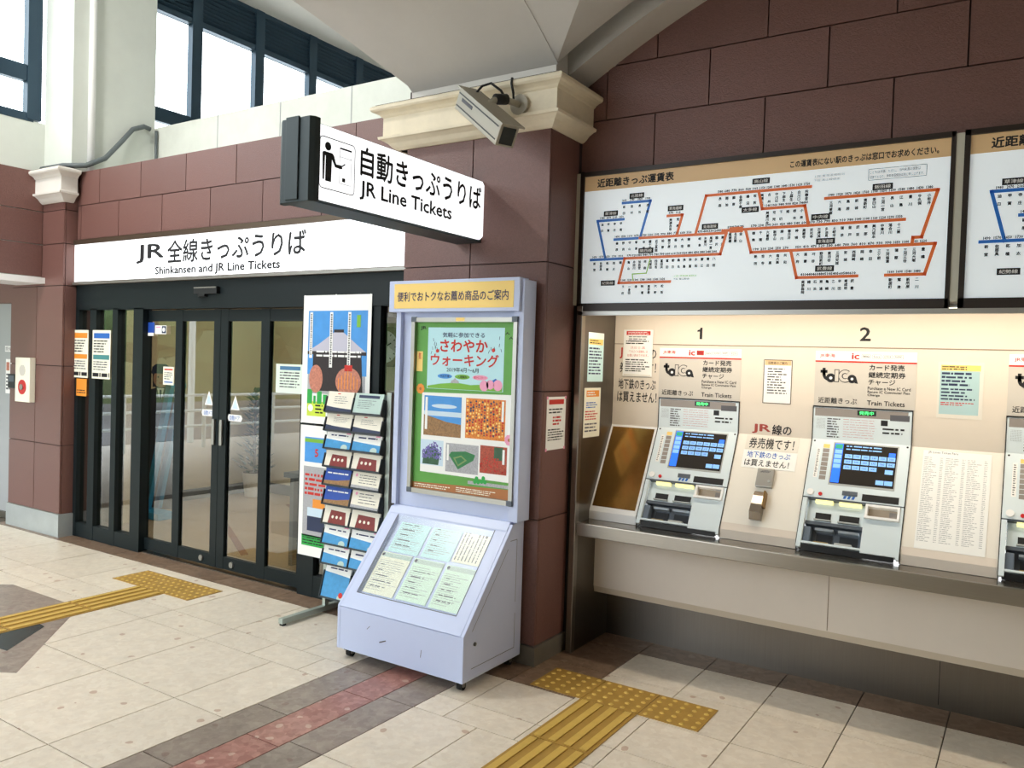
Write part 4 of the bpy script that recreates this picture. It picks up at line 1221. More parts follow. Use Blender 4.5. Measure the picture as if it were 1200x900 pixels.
patch(t, 'heading', 'yellow_panel', F, -0.392, -0.222, 1.682, 1.71, 0.0018)
fine(t, 'ink', F, -0.388, -0.228, 1.685, 1.707, 2, 2, 0.002)
fine(t, 'navy', F, -0.388, -0.235, 1.605, 1.678, 4, 12, 0.0018, 0.6); fine(t, 'navy', F, -0.388, -0.235, 1.535, 1.60, 4, 13, 0.0018); fine(t, 'ink_red', F, -0.388, -0.24, 1.51, 1.53, 2, 14, 0.0018)
# stuck-on labels on the first sloped panel
SP = Frame(SLOPE(0, 0, 0.0012), (1, 0, 0), (0, 0.265, 0.495))
t = notice('clear label about the ticket machines stuck above the intercom', SP, -1.335, -1.052, 0.474, 0.5605, 'tape', name='sticker_label', cat='label')
letters(t, 'ink', SP, [('券売機です！', -1.315, -1.075, 0.482, 0.545, 0.012)], c=0.002)
q = put(MB(FY(4.5095)), 'JR', -1.308, -1.212, 1.306, 1.356, 0.0006, 0.03).build('red_lettering', mat('ink_brick', (170, 70, 60), 0.6), t, recalc=False)
q = put(MB(FY(4.5095)), '線の', -1.200, -1.098, 1.304, 1.358, 0.0006, 0.02).build('lettering', 'ink', t, recalc=False)
t = notice('white subway warning label stuck just above the intercom', SP, -1.338, -1.050, 0.365, 0.470, 'paper', name='sticker_label', cat='label')
letters(t, 'ink_blue', SP, [('地下鉄のきっぷ', -1.315, -1.085, 0.426, 0.463, 0.012)], c=0.002)
letters(t, 'ink', SP, [('は買えません！', -1.322, -1.085, 0.376, 0.414, 0.012)], c=0.002)
t = thing('intercom', 'small silver intercom box on the first sloped panel', 'intercom', SLOPE(-1.193, 0.25, 0))
MB(SLOPE).box(-1.237, -1.149, 0.255, 0.362, 0.0005, 0.024).build('housing', 'alu', t, bevel=0.004)
for k in range(6):
    q = MB(SLOPE); q.line(-1.222 + k * .008, 0.335, -1.208 + k * .008, 0.35 - abs(k - 2.5) * .002, 0.0028, 0.0245); q.build('grille_slot', 'ink_grey', t, recalc=False)
q = MB(SLOPE); q.cyl(-1.168, 0.288, 0.007, 0.024, 0.028, 12); q.build('call_button', 'machine_grey', t)
t = thing('handset_hook', 'bent stainless steel hook bracket under the intercom', 'bracket', SLOPE(-1.2, 0.07, 0))
q = MB(SLOPE); q.box(-1.234, -1.176, 0.10, 0.232, 0.0005, 0.006); q.build('back_plate', 'steel', t)
q = MB(Frame(SLOPE(-1.234, 0, 0), (0, 0.265, 0.495), SLOPE.n)); q.prism([(0.07, 0.0), (0.23, 0.006), (0.225, 0.02), (0.20, 0.03), (0.15, 0.045), (0.10, 0.055), (0.065, 0.03)], 0, 0.058); q.build('hook', 'counter_steel', t)
q = MB(SLOPE); q.box(-1.176, -1.168, 0.14, 0.225, 0.0, 0.05); q.build('cheek', mat('brass_dull', (150, 120, 70), 0.35, 0.7), t)
# price list on the second sloped panel
t = notice('large glossy printed price list on the sloped panel right of machine 2', SP, -0.452, -0.158, 0.040, 0.548, name='price_list', cat='price list')
letters(t, 'ink_grey', SP, [('JR Lines Ticket Fare', -0.43, -0.30, 0.530, 0.545)], c=0.0016)
for k in range(3):
    a = -0.445 + k * 0.094
    fine(t, 'ink_light', SP, a, a + .06, 0.075, 0.515, 46, 20 + k, 0.0016, 0.32, 0.5); fine(t, 'ink_light', SP, a + .07, a + .084, 0.075, 0.515, 46, 30 + k, 0.0016, 0.32, 0.1)
F = FX(-2.2348)
t = notice('white notice with red heading taped to the side of the pillar', F, 3.822, 4.033, 1.176, 1.47)
patch(t, 'heading', 'ink_red', F, 3.845, 4.01, 1.428, 1.455, 0.0016)
fine(t, 'ink', F, 3.845, 4.01, 1.375, 1.41, 2, 3, 0.0016); fine(t, 'ink_red', F, 3.89, 3.99, 1.31, 1.365, 3, 4, 0.0016, 0.6); fine(t, 'ink', F, 3.84, 4.015, 1.225, 1.295, 5, 5, 0.0016)
for (a, b) in ((3.822, 1.465), (4.025, 1.465), (3.822, 1.178), (4.025, 1.180)):
    patch(t, 'tape_piece', 'pink', F, a - .006, a + .012, b - .008, b + .008, 0.0018)

# ================================================================== BROCHURE CASE (lilac stand)
KX0, KX1 = -3.17, -2.312
t = thing('information_stand', 'pale lilac metal information stand on casters in front of pillar', 'display stand', (-2.74, 3.5, 0.0))
side = Frame((0, 0, 0), (0, 1, 0), (0, 0, 1))          # a = Y, b = Z, c = X
base = [(3.22, 0.055), (3.752, 0.055), (3.752, 0.80), (3.64, 0.785), (3.615, 0.752), (3.22, 0.29)]
mb = MB(side); mb.prism([(3.222, 0.056), (3.752, 0.056), (3.752, 0.62), (3.55, 0.62), (3.265, 0.285), (3.222, 0.285)], KX0 + .02, KX1 - .02); mb.build('body', 'lilac', t)
for (a, b) in ((KX0, KX0 + .02), (KX1 - .02, KX1)):
    mb = MB(side); mb.prism(base, a, b); mb.build('side_panel', 'lilac', t, bevel=0.004)
# sloped lid around the window
lid = MB(KSLOPE)
lid.box(KX0 + .021, -3.085, 0.0, 0.635, -0.03, 0.0); lid.box(-2.41, KX1 - .021, 0.0, 0.635, -0.03, 0.0)
lid.box(-3.085, -2.41, 0.0, 0.098, -0.03, 0.0)
lid.build('lid', 'lilac', t)
q = MB(KSLOPE); rring(q, -3.09, -2.405, 0.093, 0.645, 0.003, 0.004, 0.0008); q.build('window_gasket', 'ink_grey', t, recalc=False)
MB(KSLOPE).box(-3.085, -2.41, 0.098, 0.64, -0.028, -0.022).build('case_floor', 'lilac', t)
MB(KSLOPE).box(-3.085, -2.41, 0.098, 0.64, -0.006, -0.002).build('window_pane', 'glass_case', t)
# shelf step behind the lid
mb = MB(side); mb.prism([(3.60, 0.70), (3.752, 0.70), (3.752, 0.80), (3.645, 0.795), (3.612, 0.755)], KX0 + .02, KX1 - .02); mb.build('shelf', 'lilac', t)
# service door outline and lock on the right side
FS = FX(KX1)
q = MB(FS)
for (p, r) in (((3.29, 0.112), (3.685, 0.112)), ((3.685, 0.112), (3.685, 0.30)), ((3.685, 0.36), (3.685, 0.60)), ((3.685, 0.60), (3.685, 0.70)), ((3.62, 0.70), (3.685, 0.70)), ((3.29, 0.30), (3.60, 0.66))):
    q.line(p[0], p[1], r[0], r[1], 0.003, 0.0008)
q.build('service_door_seam', 'ink_grey', t, recalc=False)['kind'] = 'stuff'
q = MB(FS); q.cyl(3.315, 0.232, 0.010, 0, 0.006, 14); q.build('lock', 'machine_dark', t)
# scuffs on the front
q = MB(FY(3.2195)); q.line(-2.86, 0.148, -2.815, 0.165, 0.006, 0.0006); q.line(-2.95, 0.20, -2.93, 0.22, 0.003, 0.0006); q.line(-2.58, 0.13, -2.575, 0.17, 0.003, 0.0006)
q.build('scratch', 'scuff', t, recalc=False)['kind'] = 'stuff'
# upright panel with a deep left and right edge
MB().box(-3.165, -2.312, 3.66, 3.752, 0.79, 2.085).build('upright_panel', 'lilac', t)
for (a, b) in ((-3.165, -3.13), (-2.345, -2.282)):
    MB().box(a, b, 3.632, 3.752, 0.80, 2.095).build('upright_edge', 'lilac', t, bevel=0.004)
hd = MB().box(-3.205, -2.30, 3.61, 3.70, 1.925, 2.105).build('header_box', 'lilac', t, bevel=0.004)
FH = FY(3.609)
MB(FH).box(-3.165, -2.335, 1.945, 2.087, -0.005, 0.001).build('header_panel', 'yellow_panel', hd)
letters(hd, 'ink_navy', FH, [('便利でおトクなお薦め商品のご案内', -3.14, -2.368, 1.985, 2.040, 0.012)], c=0.002)
# poster frame on the upright
FP = FY(3.632)
q = MB(FP)
q.box(-3.04, -2.315, 1.868, 1.893, -0.03, 0.012); q.box(-3.04, -2.315, 0.885, 0.912, -0.03, 0.012)
q.box(-3.04, -3.015, 0.885, 1.893, -0.03, 0.012); q.box(-2.338, -2.315, 0.885, 1.893, -0.03, 0.012)
pf = q.build('poster_frame', 'alu', t)
patch(pf, 'latch', 'yellow_panel', FP, -2.72, -2.66, 1.872, 1.892, 0.0125)
for (a, b) in ((-3.035, 1.872), (-2.343, 1.872), (-3.035, 0.888), (-2.343, 0.888)):
    MB(FP).box(a - .006, a + .03, b - .004, b + .026, 0.0, 0.0145).build('corner_cap', 'machine_dark', pf, bevel=0.004)
# casters
for (x, y) in ((-3.12, 3.27), (-2.36, 3.27), (-3.12, 3.70), (-2.36, 3.70)):
    c_ = MB().box(x - .022, x + .022, y - .022, y + .022, 0.040, 0.056).build('caster', 'rubber', t)
    q = MB(Frame((x, y + .008, 0.0215), (0, 1, 0), (0, 0, 1))); q.cyl(0, 0, 0.0215, -0.016, 0.016, 14); q.build('wheel', 'rubber', c_)
    MB().box(x - .024, x + .024, y - .006, y + .012, 0.02, 0.042).build('fork', 'steel_dark', c_)

# poster in the frame
FP = FY(3.642)
t = thing('walking_poster', 'green walking event poster framed on the lilac stand', 'poster', (-2.67, 3.642, 0.91))
MB(FP).box(-3.015, -2.338, 0.912, 1.868, -0.004, 0.0).build('sheet', 'poster_green', t)
tp = patch(t, 'title_panel', 'poster_blue', FP, -2.93, -2.405, 1.49, 1.838, 0.0008)
letters(tp, 'ink_navy', FP, [('気軽に参加できる', -2.825, -2.535, 1.782, 1.810, 0.01)], c=0.0016)
letters(tp, 'ink_red', FP, [('さわやか', -2.84, -2.515, 1.702, 1.770, 0.025), ('ウォーキング', -2.905, -2.44, 1.622, 1.690, 0.02)], c=0.0016)
letters(tp, 'ink', FP, [('2019年4月〜6月', -2.79, -2.57, 1.588, 1.615, 0.006)], c=0.0016)
for k, m in enumerate(('sky_blue', 'leaf_green', 'pink')):
    a = -2.852 + k * 0.122
    q = MB(FP); q.disc(a + .05, 1.563, 0.052, 0.0014, 20, 0.014); pl = q.build('badge', m, tp, recalc=False)
put(MB(FP), '予約不要', -2.835, -2.77, 1.556, 1.570, 0.0019, 0.01).build('badge_lettering', 'ink_navy', tp, recalc=False)
put(MB(FP), '入場無料', -2.712, -2.647, 1.556, 1.570, 0.0019, 0.01).build('badge_lettering', 'ink', tp, recalc=False)
put(MB(FP), '駅からスタート', -2.598, -2.517, 1.556, 1.570, 0.0019, 0.01).build('badge_lettering', 'ink_red', tp, recalc=False)
shape(tp, 'meadow', 'leaf_green', FP, [(-2.925, 1.492), (-2.41, 1.492), (-2.41, 1.525), (-2.52, 1.528), (-2.62, 1.52), (-2.72, 1.53), (-2.83, 1.52), (-2.925, 1.505)], 0.0013)
for (a, b, r) in ((-2.53, 1.520, .03), (-2.49, 1.527, .026), (-2.44, 1.525, .03)):
    MB(FP).disc(a, b, r, 0.0016, 16).build('blossom', 'pink', tp, recalc=False)
shape(tp, 'castle', 'town_grey', FP, [(-2.76, 1.526), (-2.70, 1.526), (-2.705, 1.54), (-2.72, 1.546), (-2.73, 1.556), (-2.74, 1.546), (-2.755, 1.54)], 0.0016)
shape(tp, 'mountain', 'ink_blue', FP, [(-2.50, 1.538), (-2.42, 1.538), (-2.455, 1.562)], 0.0014)
for (x0, z0, sg) in ((-2.92, 1.79, 1), (-2.415, 1.80, -1)):
    q = MB(FP)
    for k in range(9):
        rg = random.Random(k + 5 * sg)
        a = x0 + sg * rg.random() * .09; b = z0 - rg.random() * .09
        q.line(a, b, a + .018 * (rg.random() - .5), b - .018, 0.003, 0.0015)
    q.build('twig', 'ink_navy', tp, recalc=False)['kind'] = 'stuff'
    MB(FP).disc(x0 + sg * .06, z0 - .085, 0.011, 0.0016, 12).build('flower_bud', 'ink_red', tp, recalc=False)
letters(t, 'ink', FP, [('JR', -2.985, -2.945, 1.822, 1.845, 0.02)], c=0.0012)
q = MB(FP)
for k in range(7): q.line(-2.40 + k * .012, 1.80 - k * .012 + .02 * (k % 2), -2.385 + k * .012, 1.815 - k * .013, 0.004, 0.0012)
q.build('swallow', 'ink', t, recalc=False)['kind'] = 'stuff'
patch(t, 'side_tag', 'yellow_panel', FP, -3.01, -2.965, 1.585, 1.70, 0.0012)
put(MB(FP), '参加', -2.995, -2.978, 1.655, 1.695, 0.0016, 0.02).build('side_lettering', 'ink_red', t, recalc=False)
# photo sheet
MB(FP).poly([(-2.962, 1.01), (-2.352, 1.005), (-2.335, 1.478), (-2.962, 1.465)], 0.0008).build('photo_sheet', 'paper', t, recalc=False)
p = patch(t, 'photo', 'sky_blue', FP, -2.944, -2.678, 1.222, 1.449, 0.0013)
shape(p, 'hillside', 'autumn', FP, [(-2.944, 1.222), (-2.678, 1.222), (-2.678, 1.295), (-2.78, 1.305), (-2.87, 1.325), (-2.944, 1.34)], 0.0018)
patch(p, 'haze_band', 'cloud', FP, -2.944, -2.678, 1.335, 1.362, 0.0015); MB(FP).disc(-2.80, 1.392, .09, 0.0015, 20, .012).build('cloud', 'cloud', p, recalc=False)
patch(p, 'caption_strip', 'paper', FP, -2.935, -2.918, 1.255, 1.44, 0.0022)
p = patch(t, 'photo', 'dolls', FP, -2.648, -2.384, 1.226, 1.448, 0.0013)
q1, q2, q3 = MB(FP), MB(FP), MB(FP)
rg = random.Random(3)
for k in range(13):
    a = -2.635 + k * .0195
    b = 1.44 - rg.random() * .03
    while b > 1.245:
        (q1, q2, q3)[rg.randrange(3)].disc(a + (rg.random() - .5) * .006, b, .0045 + rg.random() * .003, 0.0018, 7); b -= .012 + rg.random() * .007
for q, m in ((q1, 'ink_red'), (q2, 'navy'), (q3, 'yellow_panel')):
    q.build('hanging_ornament', m, p, recalc=False)['kind'] = 'stuff'
patch(p, 'caption_strip', 'paper', FP, -2.408, -2.394, 1.33, 1.44, 0.0022)
p = patch(t, 'photo', 'cloud', FP, -2.962, -2.797, 1.052, 1.196, 0.0013)
shape(p, 'dark_foliage', 'foliage', FP, [(-2.945, 1.056), (-2.83, 1.056), (-2.82, 1.12), (-2.86, 1.165), (-2.91, 1.15), (-2.94, 1.11)], 0.0016)
q = MB(FP); rg = random.Random(5)
for k in range(230):
    u = rg.random(); v = rg.random()
    q.disc(-2.945 + u * .135, 1.07 + (0.02 + v * (.10 - .09 * abs(u - .6))), .0042, 0.0020 + k * 1e-6, 6)
q.build('wisteria_bloom', 'wisteria', p, recalc=False)['kind'] = 'stuff'
p = patch(t, 'photo', 'town_grey', FP, -2.779, -2.553, 1.027, 1.188, 0.0013)
shape(p, 'ball_park', 'field', FP, [(-2.69, 1.045), (-2.585, 1.105), (-2.575, 1.135), (-2.64, 1.15), (-2.74, 1.14), (-2.755, 1.12)], 0.0018)
shape(p, 'infield', mat('infield', (120, 150, 90), 0.6), FP, [(-2.69, 1.062), (-2.63, 1.10), (-2.67, 1.125), (-2.725, 1.108)], 0.0021)
shape(p, 'infield', 'field', FP, [(-2.69, 1.072), (-2.645, 1.10), (-2.67, 1.117), (-2.71, 1.104)], 0.0024)
patch(p, 'caption_strip', 'paper', FP, -2.77, -2.757, 1.09, 1.18, 0.0022)
p = patch(t, 'photo', 'festival', FP, -2.542, -2.366, 1.043, 1.194, 0.0013)
q = MB(FP); rg = random.Random(9)
for k in range(40): q.disc(-2.54 + rg.random() * .165, 1.05 + rg.random() * .08, .005, 0.0018, 6)
q.build('crowd', 'ink_red', p, recalc=False)['kind'] = 'stuff'
patch(p, 'tree_patch', 'foliage', FP, -2.45, -2.39, 1.12, 1.19, 0.0016); patch(p, 'caption_strip', 'paper', FP, -2.395, -2.38, 1.10, 1.18, 0.0022)
for (a, b, m) in ((-2.975, 1.485, 'orange'), (-2.355, 1.235, 'pink')):
    q = MB(FP)
    for k in range(9):
        w_ = 2 * math.pi * k / 9; q.disc(a + .018 * math.cos(w_), b + .018 * math.sin(w_), .012, 0.0022 + k * 1e-5, 10)
    fl = q.build('flower', m, t, recalc=False); fl['kind'] = 'stuff'
    MB(FP).disc(a, b, .009, 0.0026, 12).build('flower_centre', 'earth_brown', t, recalc=False)
for (a, b) in ((-2.56, 0.995), (-2.515, 1.0)):
    q = MB(FP)
    for k in range(3):
        w_ = math.radians(90 + 120 * k); q.disc(a + .013 * math.cos(w_), b + .013 * math.sin(w_), .012, 0.0022 + k * 1e-5, 12)
    q.build('clover', 'bright_green', t, recalc=False)['kind'] = 'stuff'
shape(t, 'earth_strip', 'earth_brown', FP, [(-3.015, 0.912), (-2.338, 0.912), (-2.338, 0.968), (-3.015, 0.945)], 0.0010)
fine(t, 'paper_cream', FP, -3.0, -2.72, 0.918, 0.942, 2, 4, 0.0016); fine(t, 'paper_cream', FP, -2.70, -2.36, 0.918, 0.948, 3, 5, 0.0016)
q = MB(FP); q.box(-2.62, -2.345, 0.972, 0.99, 0.0008, 0.0014); tr_ = q.build('train_drawing', 'town_grey', t)

# leaflets under the glass
LF = Frame(KSLOPE(0, 0, -0.0195), (1, 0, 0), (0, 0.41, 0.48))
def leaflet(a0, a1, b0, b1, m, seed, label, handwritten=False):
    u = thing('leaflet', label, 'leaflet', LF((a0 + a1) / 2, b0, 0), 'leaflets under the sloping glass')
    MB(LF).box(a0, a1, b0, b1, 0.0, 0.0012).build('sheet', m, u)
    if not handwritten:
        patch(u, 'title_strip', mat('strip_grey', (196, 210, 200), 0.6), LF, a0 + .01, a1, b1 - .03, b1 - .004, 0.0016)
        MB(LF).disc(a0 + .015, b1 - .016, 0.010, 0.0020, 14).build('number_mark', 'ink_grey', u, recalc=False)
        fine(u, 'ink_light', LF, a0 + .012, a1 - .012, b0 + .02, b1 - .045, 15, seed, 0.0016, 0.25, 0.55)
        fine(u, 'ink_grey', LF, a0 + .03, a1 - .05, b0 + .03, b1 - .06, 5, seed + 50, 0.0018, 0.16, 0.8)
    else:
        for k in range(7):
            fine(u, 'ink_grey', Frame(LF(a0 + .02 + k * .023, b0 + .015), (0, 0.41, 0.48), (-1, 0, 0)), 0.0, b1 - b0 - .03, 0.0, 0.014, 1, seed + k, 0.0016, 0.5, 0.5)
        patch(u, 'ink_block', 'ink_grey', LF, a0 + .03, a0 + .045, b1 - .07, b1 - .02, 0.0016); patch(u, 'ink_block', 'ink_grey', LF, a1 - .045, a1 - .03, b1 - .08, b1 - .02, 0.0016)
leaflet(-3.05, -2.832, 0.375, 0.632, 'paper_cyan', 1, 'pale blue form at the upper left of the glass case')
leaflet(-2.812, -2.612, 0.378, 0.634, 'paper_cyan', 2, 'pale blue form at the upper middle of the glass case')
leaflet(-2.60, -2.413, 0.385, 0.634, 'paper_cream', 3, 'cream handwritten sheet at the upper right of the glass case', True)
leaflet(-3.074, -2.858, 0.112, 0.368, 'paper_cream', 4, 'cream form at the lower left of the glass case')
leaflet(-2.838, -2.632, 0.115, 0.366, 'paper_mint', 5, 'pale green form at the lower middle of the glass case')
leaflet(-2.612, -2.418, 0.112, 0.364, 'paper_mint', 6, 'pale green form at the lower right of the glass case')

# ================================================================== BROCHURE RACK
RX0, RX1, RY = -3.805, -3.30, 3.72
t = thing('brochure_rack', 'tall grey brochure rack with black trays beside the doors', 'rack', (-3.6, 3.6, 0.0))
MB().box(RX0 - .012, RX0 + .014, RY + .015, RY + .045, 0.03, 1.43).build('post', 'rack_metal', t, bevel=0.003)
MB().box(RX1 - .004, RX1 + .03, RY + .005, RY + .045, 0.03, 1.445).build('post', 'rack_metal', t, bevel=0.003)
MB().box(RX0, RX1, RY + .02, RY + .04, 0.20, 0.245).build('cross_bar', 'rack_metal', t)
for x in (RX0, RX1 + .013):
    f_ = MB().box(x - .018, x + .018, 3.38, 3.90, 0.012, 0.045).build('foot', 'rack_metal', t, bevel=0.004)
    for y in (3.40, 3.88):
        MB().box(x - .014, x + .014, y - .014, y + .014, 0.0, 0.013).build('foot_pad', 'rubber', f_)
rows = [1.425, 1.29, 1.175, 1.06, 0.945, 0.83, 0.705, 0.58, 0.45, 0.325]
bot = [1.300, 1.182, 1.066, 0.952, 0.836, 0.712, 0.588, 0.458, 0.332, 0.115]
TILT = Vector((0, 0.26, 0.966))
mid = (RX0 + RX1) / 2
MB().box(RX0 + .014, RX1 - .004, RY + .03, RY + .036, 0.24, 1.425).build('back_sheet', mat('rack_back', (120, 130, 136), 0.4), t)
def tray_frame(z): return Frame((0, RY - 0.032, z), (1, 0, 0), TILT)
for k, (zt, zb) in enumerate(zip(rows, bot)):
    Fz = tray_frame(zb)
    h = (zt - zb) * 1.02
    MB(Fz).box(RX0 + .014, RX1 - .004, -0.002, 0.004, -0.03, 0.012).build('tray', 'pocket', t)
    MB(Fz).box(RX0 + .014, RX1 - .004, 0.004, 0.010, 0.009, 0.012).build('tray_lip', 'pocket', t)
    for x in (RX0 + .014, mid - .004, RX1 - .012):
        MB(Fz).box(x, x + .006, 0.0, h * .8, -0.03, 0.016).build('divider', 'pocket', t)
KINDS = {'a': ('grey', 'pale grey brochure'), 'b': ('teal', ''), 'c': ('', ''), 'd': ('', '')}
ORD = ['top', 'second', 'third', 'fourth', 'fifth', 'sixth', 'seventh', 'eighth', 'ninth', 'bottom']
def brochure(k, col, kind):
    zb, zt = bot[k], rows[k]
    Fz = tray_frame(zb)
    a0 = RX0 + .024 if col == 0 else mid + .006
    a1 = mid - .010 if col == 0 else RX1 - .016
    h = (zt - zb) * 1.035 + 0.006
    b0, b1 = 0.006, h
    side_w = 'left' if col == 0 else 'right'
    desc = {'g': 'pale grey brochure with navy foot', 't': 'pale green brochure with dark heading', 's': 'white and blue walking brochure', 'r': 'cream brochure showing a dark red curtain',
            'n': 'deep blue brochure with white title', 'e': 'cream brochure with dark photo foot', 'f': 'tall white and blue sea brochure'}[kind]
    u = thing('brochure', '%s in the %s tray, %s column of the rack' % (desc, ORD[k], side_w), 'brochure', Fz((a0 + a1) / 2, b0, 0), 'brochures in the rack')
    base = {'g': 'brochure_cream', 't': 'brochure_teal', 's': 'paper', 'r': 'brochure_cream', 'n': 'brochure_deep', 'e': 'brochure_cream', 'f': 'paper'}[kind]
    MB(Fz).box(a0, a1, b0, b1, -0.004, 0.008).build('booklet', base, u)
    c = 0.0086; w = a1 - a0
    if kind == 'g':
        shape(u, 'cover_art', 'navy', Fz, [(a0, b0), (a1, b0), (a1, b0 + .02), (a0 + w * .6, b0 + .024), (a0 + w * .3, b0 + .028), (a0, b0 + .035)], c)
        fine(u, 'ink_grey', Fz, a0 + .06, a1 - .02, b0 + .05, b1 - .025, 4, k + col, c, 0.25); fine(u, 'ink_red', Fz, a0 + .08, a0 + .12, b1 - .018, b1 - .008, 1, 2, c, 0.7)
    elif kind == 't':
        patch(u, 'title_strip', 'navy', Fz, a0 + .03, a1 - .03, b1 - .030, b1 - .012, c); fine(u, 'ink_grey', Fz, a0 + .03, a1 - .04, b0 + .03, b1 - .04, 5, 3, c, 0.25)
    elif kind in 'sf':
        cut = b0 + (b1 - b0) * (0.50 if kind == 's' else 0.72)
        shape(u, 'cover_art', 'brochure_blue', Fz, [(a0, b0), (a1, b0), (a1, cut - .01), (a0, cut + .004)], c)
        q = MB(Fz); q.disc(a1 - .05, b0 + .012, .028, c + .0004, 16, .02); q.build('wave', 'brochure_teal', u, recalc=False)
        fine(u, 'ink_navy', Fz, a0 + .04, a1 - .03, cut + .015, cut + .045, 1, k * 2 + col, c, 0.3, 0.05)
        patch(u, 'corner_mark', 'pink', Fz, a1 - .05, a1 - .015, b1 - .016, b1 - .006, c)
        if kind == 'f': MB(Fz).disc(a1 - .05, b0 + .03, .018, c + .0006, 14).build('red_mark', 'ink_red', u, recalc=False)
    elif kind == 'r':
        shape(u, 'curtain', 'brochure_red', Fz, [(a0 + .045, b0), (a1 - .02, b0), (a1 - .035, b1 - .038), (a0 + .055, b1 - .034)], c)
        q = MB(Fz)
        for i in range(3): q.disc(a0 + .08 + i * .035, b0 + .045, .010, c + .0005, 10)
        q.build('crest', 'brochure_cream', u, recalc=False)['kind'] = 'stuff'
    elif kind == 'n':
        shape(u, 'cover_art', 'autumn', Fz, [(a0, b0), (a1, b0), (a1, b0 + .045), (a0 + w * .5, b0 + .03), (a0, b0 + .025)], c)
        fine(u, 'white', Fz, a0 + .02, a1 - .02, b1 - .048, b1 - .026, 1, 3, c, 0.45, 0.0)
    elif kind == 'e':
        shape(u, 'cover_art', 'town_grey', Fz, [(a0, b0), (a1, b0), (a1, b0 + .018), (a0, b0 + .022)], c)
        MB(Fz).disc(a0 + .035, b1 - .03, .010, c, 12).build('red_mark', 'pink', u, recalc=False)
        fine(u, 'ink_grey', Fz, a0 + .06, a1 - .02, b0 + .03, b1 - .02, 4, k, c, 0.28)
for k, pair in enumerate(('gt', 'gg', 'ss', 'rr', 'ne', 'ne', 'rr', 'ss', 'ss', 'ff')):
    for col, kind in enumerate(pair):
        if k == 9 and col == 1: continue
        brochure(k, col, kind)

# ================================================================== POSTERS AND NOTICES ON THE DOORS
FD = FY(3.9)
t = thing('temple_poster', 'large poster of a grey roofed temple on the right of the doors', 'poster', (-3.93, 3.9, 1.2))
MB(FD).box(-4.235, -3.61, 1.195, 2.065, -0.0012, 0.0).build('sheet', 'paper', t)
FD2 = FY(3.8995)
p = patch(t, 'photo', 'sky_blue', FD2, -4.185, -3.64, 1.53, 1.96, 0.0)
FD3 = FY(3.8990)
shape(p, 'temple_body', 'temple_dark', FD3, [(-4.14, 1.42), (-3.67, 1.42), (-3.69, 1.70), (-4.13, 1.70)], 0)
shape(p, 'roof', 'roof_grey', FY(3.8985), [(-4.185, 1.685), (-3.645, 1.685), (-3.72, 1.73), (-3.86, 1.82), (-3.93, 1.82), (-4.08, 1.735)], 0)
shape(p, 'eaves', 'temple_dark', FY(3.8982), [(-4.185, 1.665), (-3.645, 1.665), (-3.645, 1.687), (-4.185, 1.687)], 0)
patch(p, 'ridge', 'temple_dark', FY(3.8982), -3.94, -3.85, 1.815, 1.835, 0)
for a in (-4.155, -3.965, -3.80):
    patch(p, 'text_strip', 'paper', FY(3.8980), a - .014, a + .014, 1.58 if a > -4.1 else 1.64, 1.95, 0)
    fine(p, 'ink_grey', FY(3.8976), a - .007, a + .007, 1.60 if a > -4.1 else 1.66, 1.94, 22, 5, 0, 0.7, 0.0)
MB(FY(3.8978)).disc(-4.10, 1.50, .065, 0, 20, .095).build('statue', 'lantern', p, recalc=False)
MB(FY(3.8978)).disc(-3.80, 1.49, .115, 0, 24, .095).build('drum', 'lantern', p, recalc=False)
MB(FY(3.8976)).rect(-3.835, -3.765, 1.56, 1.60, 0).build('drum_band', 'ink_red', p, recalc=False)
for k in range(7):
    MB(FY(3.8976)).rect(-3.89 + k * .028, -3.883 + k * .028, 1.44, 1.57 - .02 * abs(k - 3), 0).build('drum_stripe', 'orange', p, recalc=False)
patch(p, 'green_logo', 'leaf_green', FY(3.8978), -3.735, -3.70, 1.85, 1.93, 0)
fine(p, 'paper', FY(3.8978), -4.10, -3.68, 1.645, 1.70, 2, 8, 0, 0.5, 0.1)
patch(t, 'lower_photo', 'town_grey', FD2, -4.18, -3.65, 1.40, 1.53, 0.0)
q = MB(FD3); rg = random.Random(2); x = -4.18
while x < -3.66:
    w_ = .02 + rg.random() * .03; q.rect(x, x + w_, 1.33, 1.38 + rg.random() * .05, 0); x += w_ + .012
q.build('green_bars', 'bright_green', t, recalc=False)['kind'] = 'stuff'
patch(t, 'lime_block', 'lime', FD2, -4.18, -4.00, 1.245, 1.345, 0.0)
MB(FD3).disc(-4.145, 1.30, .025, 0, 14).build('white_figure', 'paper', t, recalc=False)
fine(t, 'ink', FD3, -4.10, -4.01, 1.26, 1.33, 3, 5, 0)
for (a, b) in ((-4.225, 2.06), (-3.93, 2.062), (-3.62, 2.06), (-4.23, 1.2)):
    MB(FD2).disc(a, b, 0.008, 0, 8).build('pin', 'white', t, recalc=False)
t = thing('event_poster', 'tall white event poster partly hidden behind the brochure rack', 'poster', (-4.0, 3.9, 0.29))
MB(FD).box(-4.235, -3.88, 0.285, 1.18, -0.0012, 0.0).build('sheet', 'paper', t)
patch(t, 'sky_block', 'sky_blue', FD2, -4.19, -3.9, 0.93, 1.10, 0); patch(t, 'green_strip', 'leaf_green', FD3, -4.19, -3.9, 1.065, 1.09, 0)
patch(t, 'collage', 'town_grey', FD2, -4.195, -3.9, 0.42, 0.90, 0)
letters(t, 'ink_red', FD3, [('5', -4.09, -4.06, 0.97, 1.02, 0.03)], c=0)
patch(t, 'orange_tag', 'orange', FD3, -4.10, -3.98, 0.62, 0.68, 0); patch(t, 'dark_photo', 'navy', FD3, -4.15, -3.9, 0.46, 0.56, 0); patch(t, 'cloud_photo', 'cloud', FD3, -4.15, -3.9, 0.56, 0.62, 0)
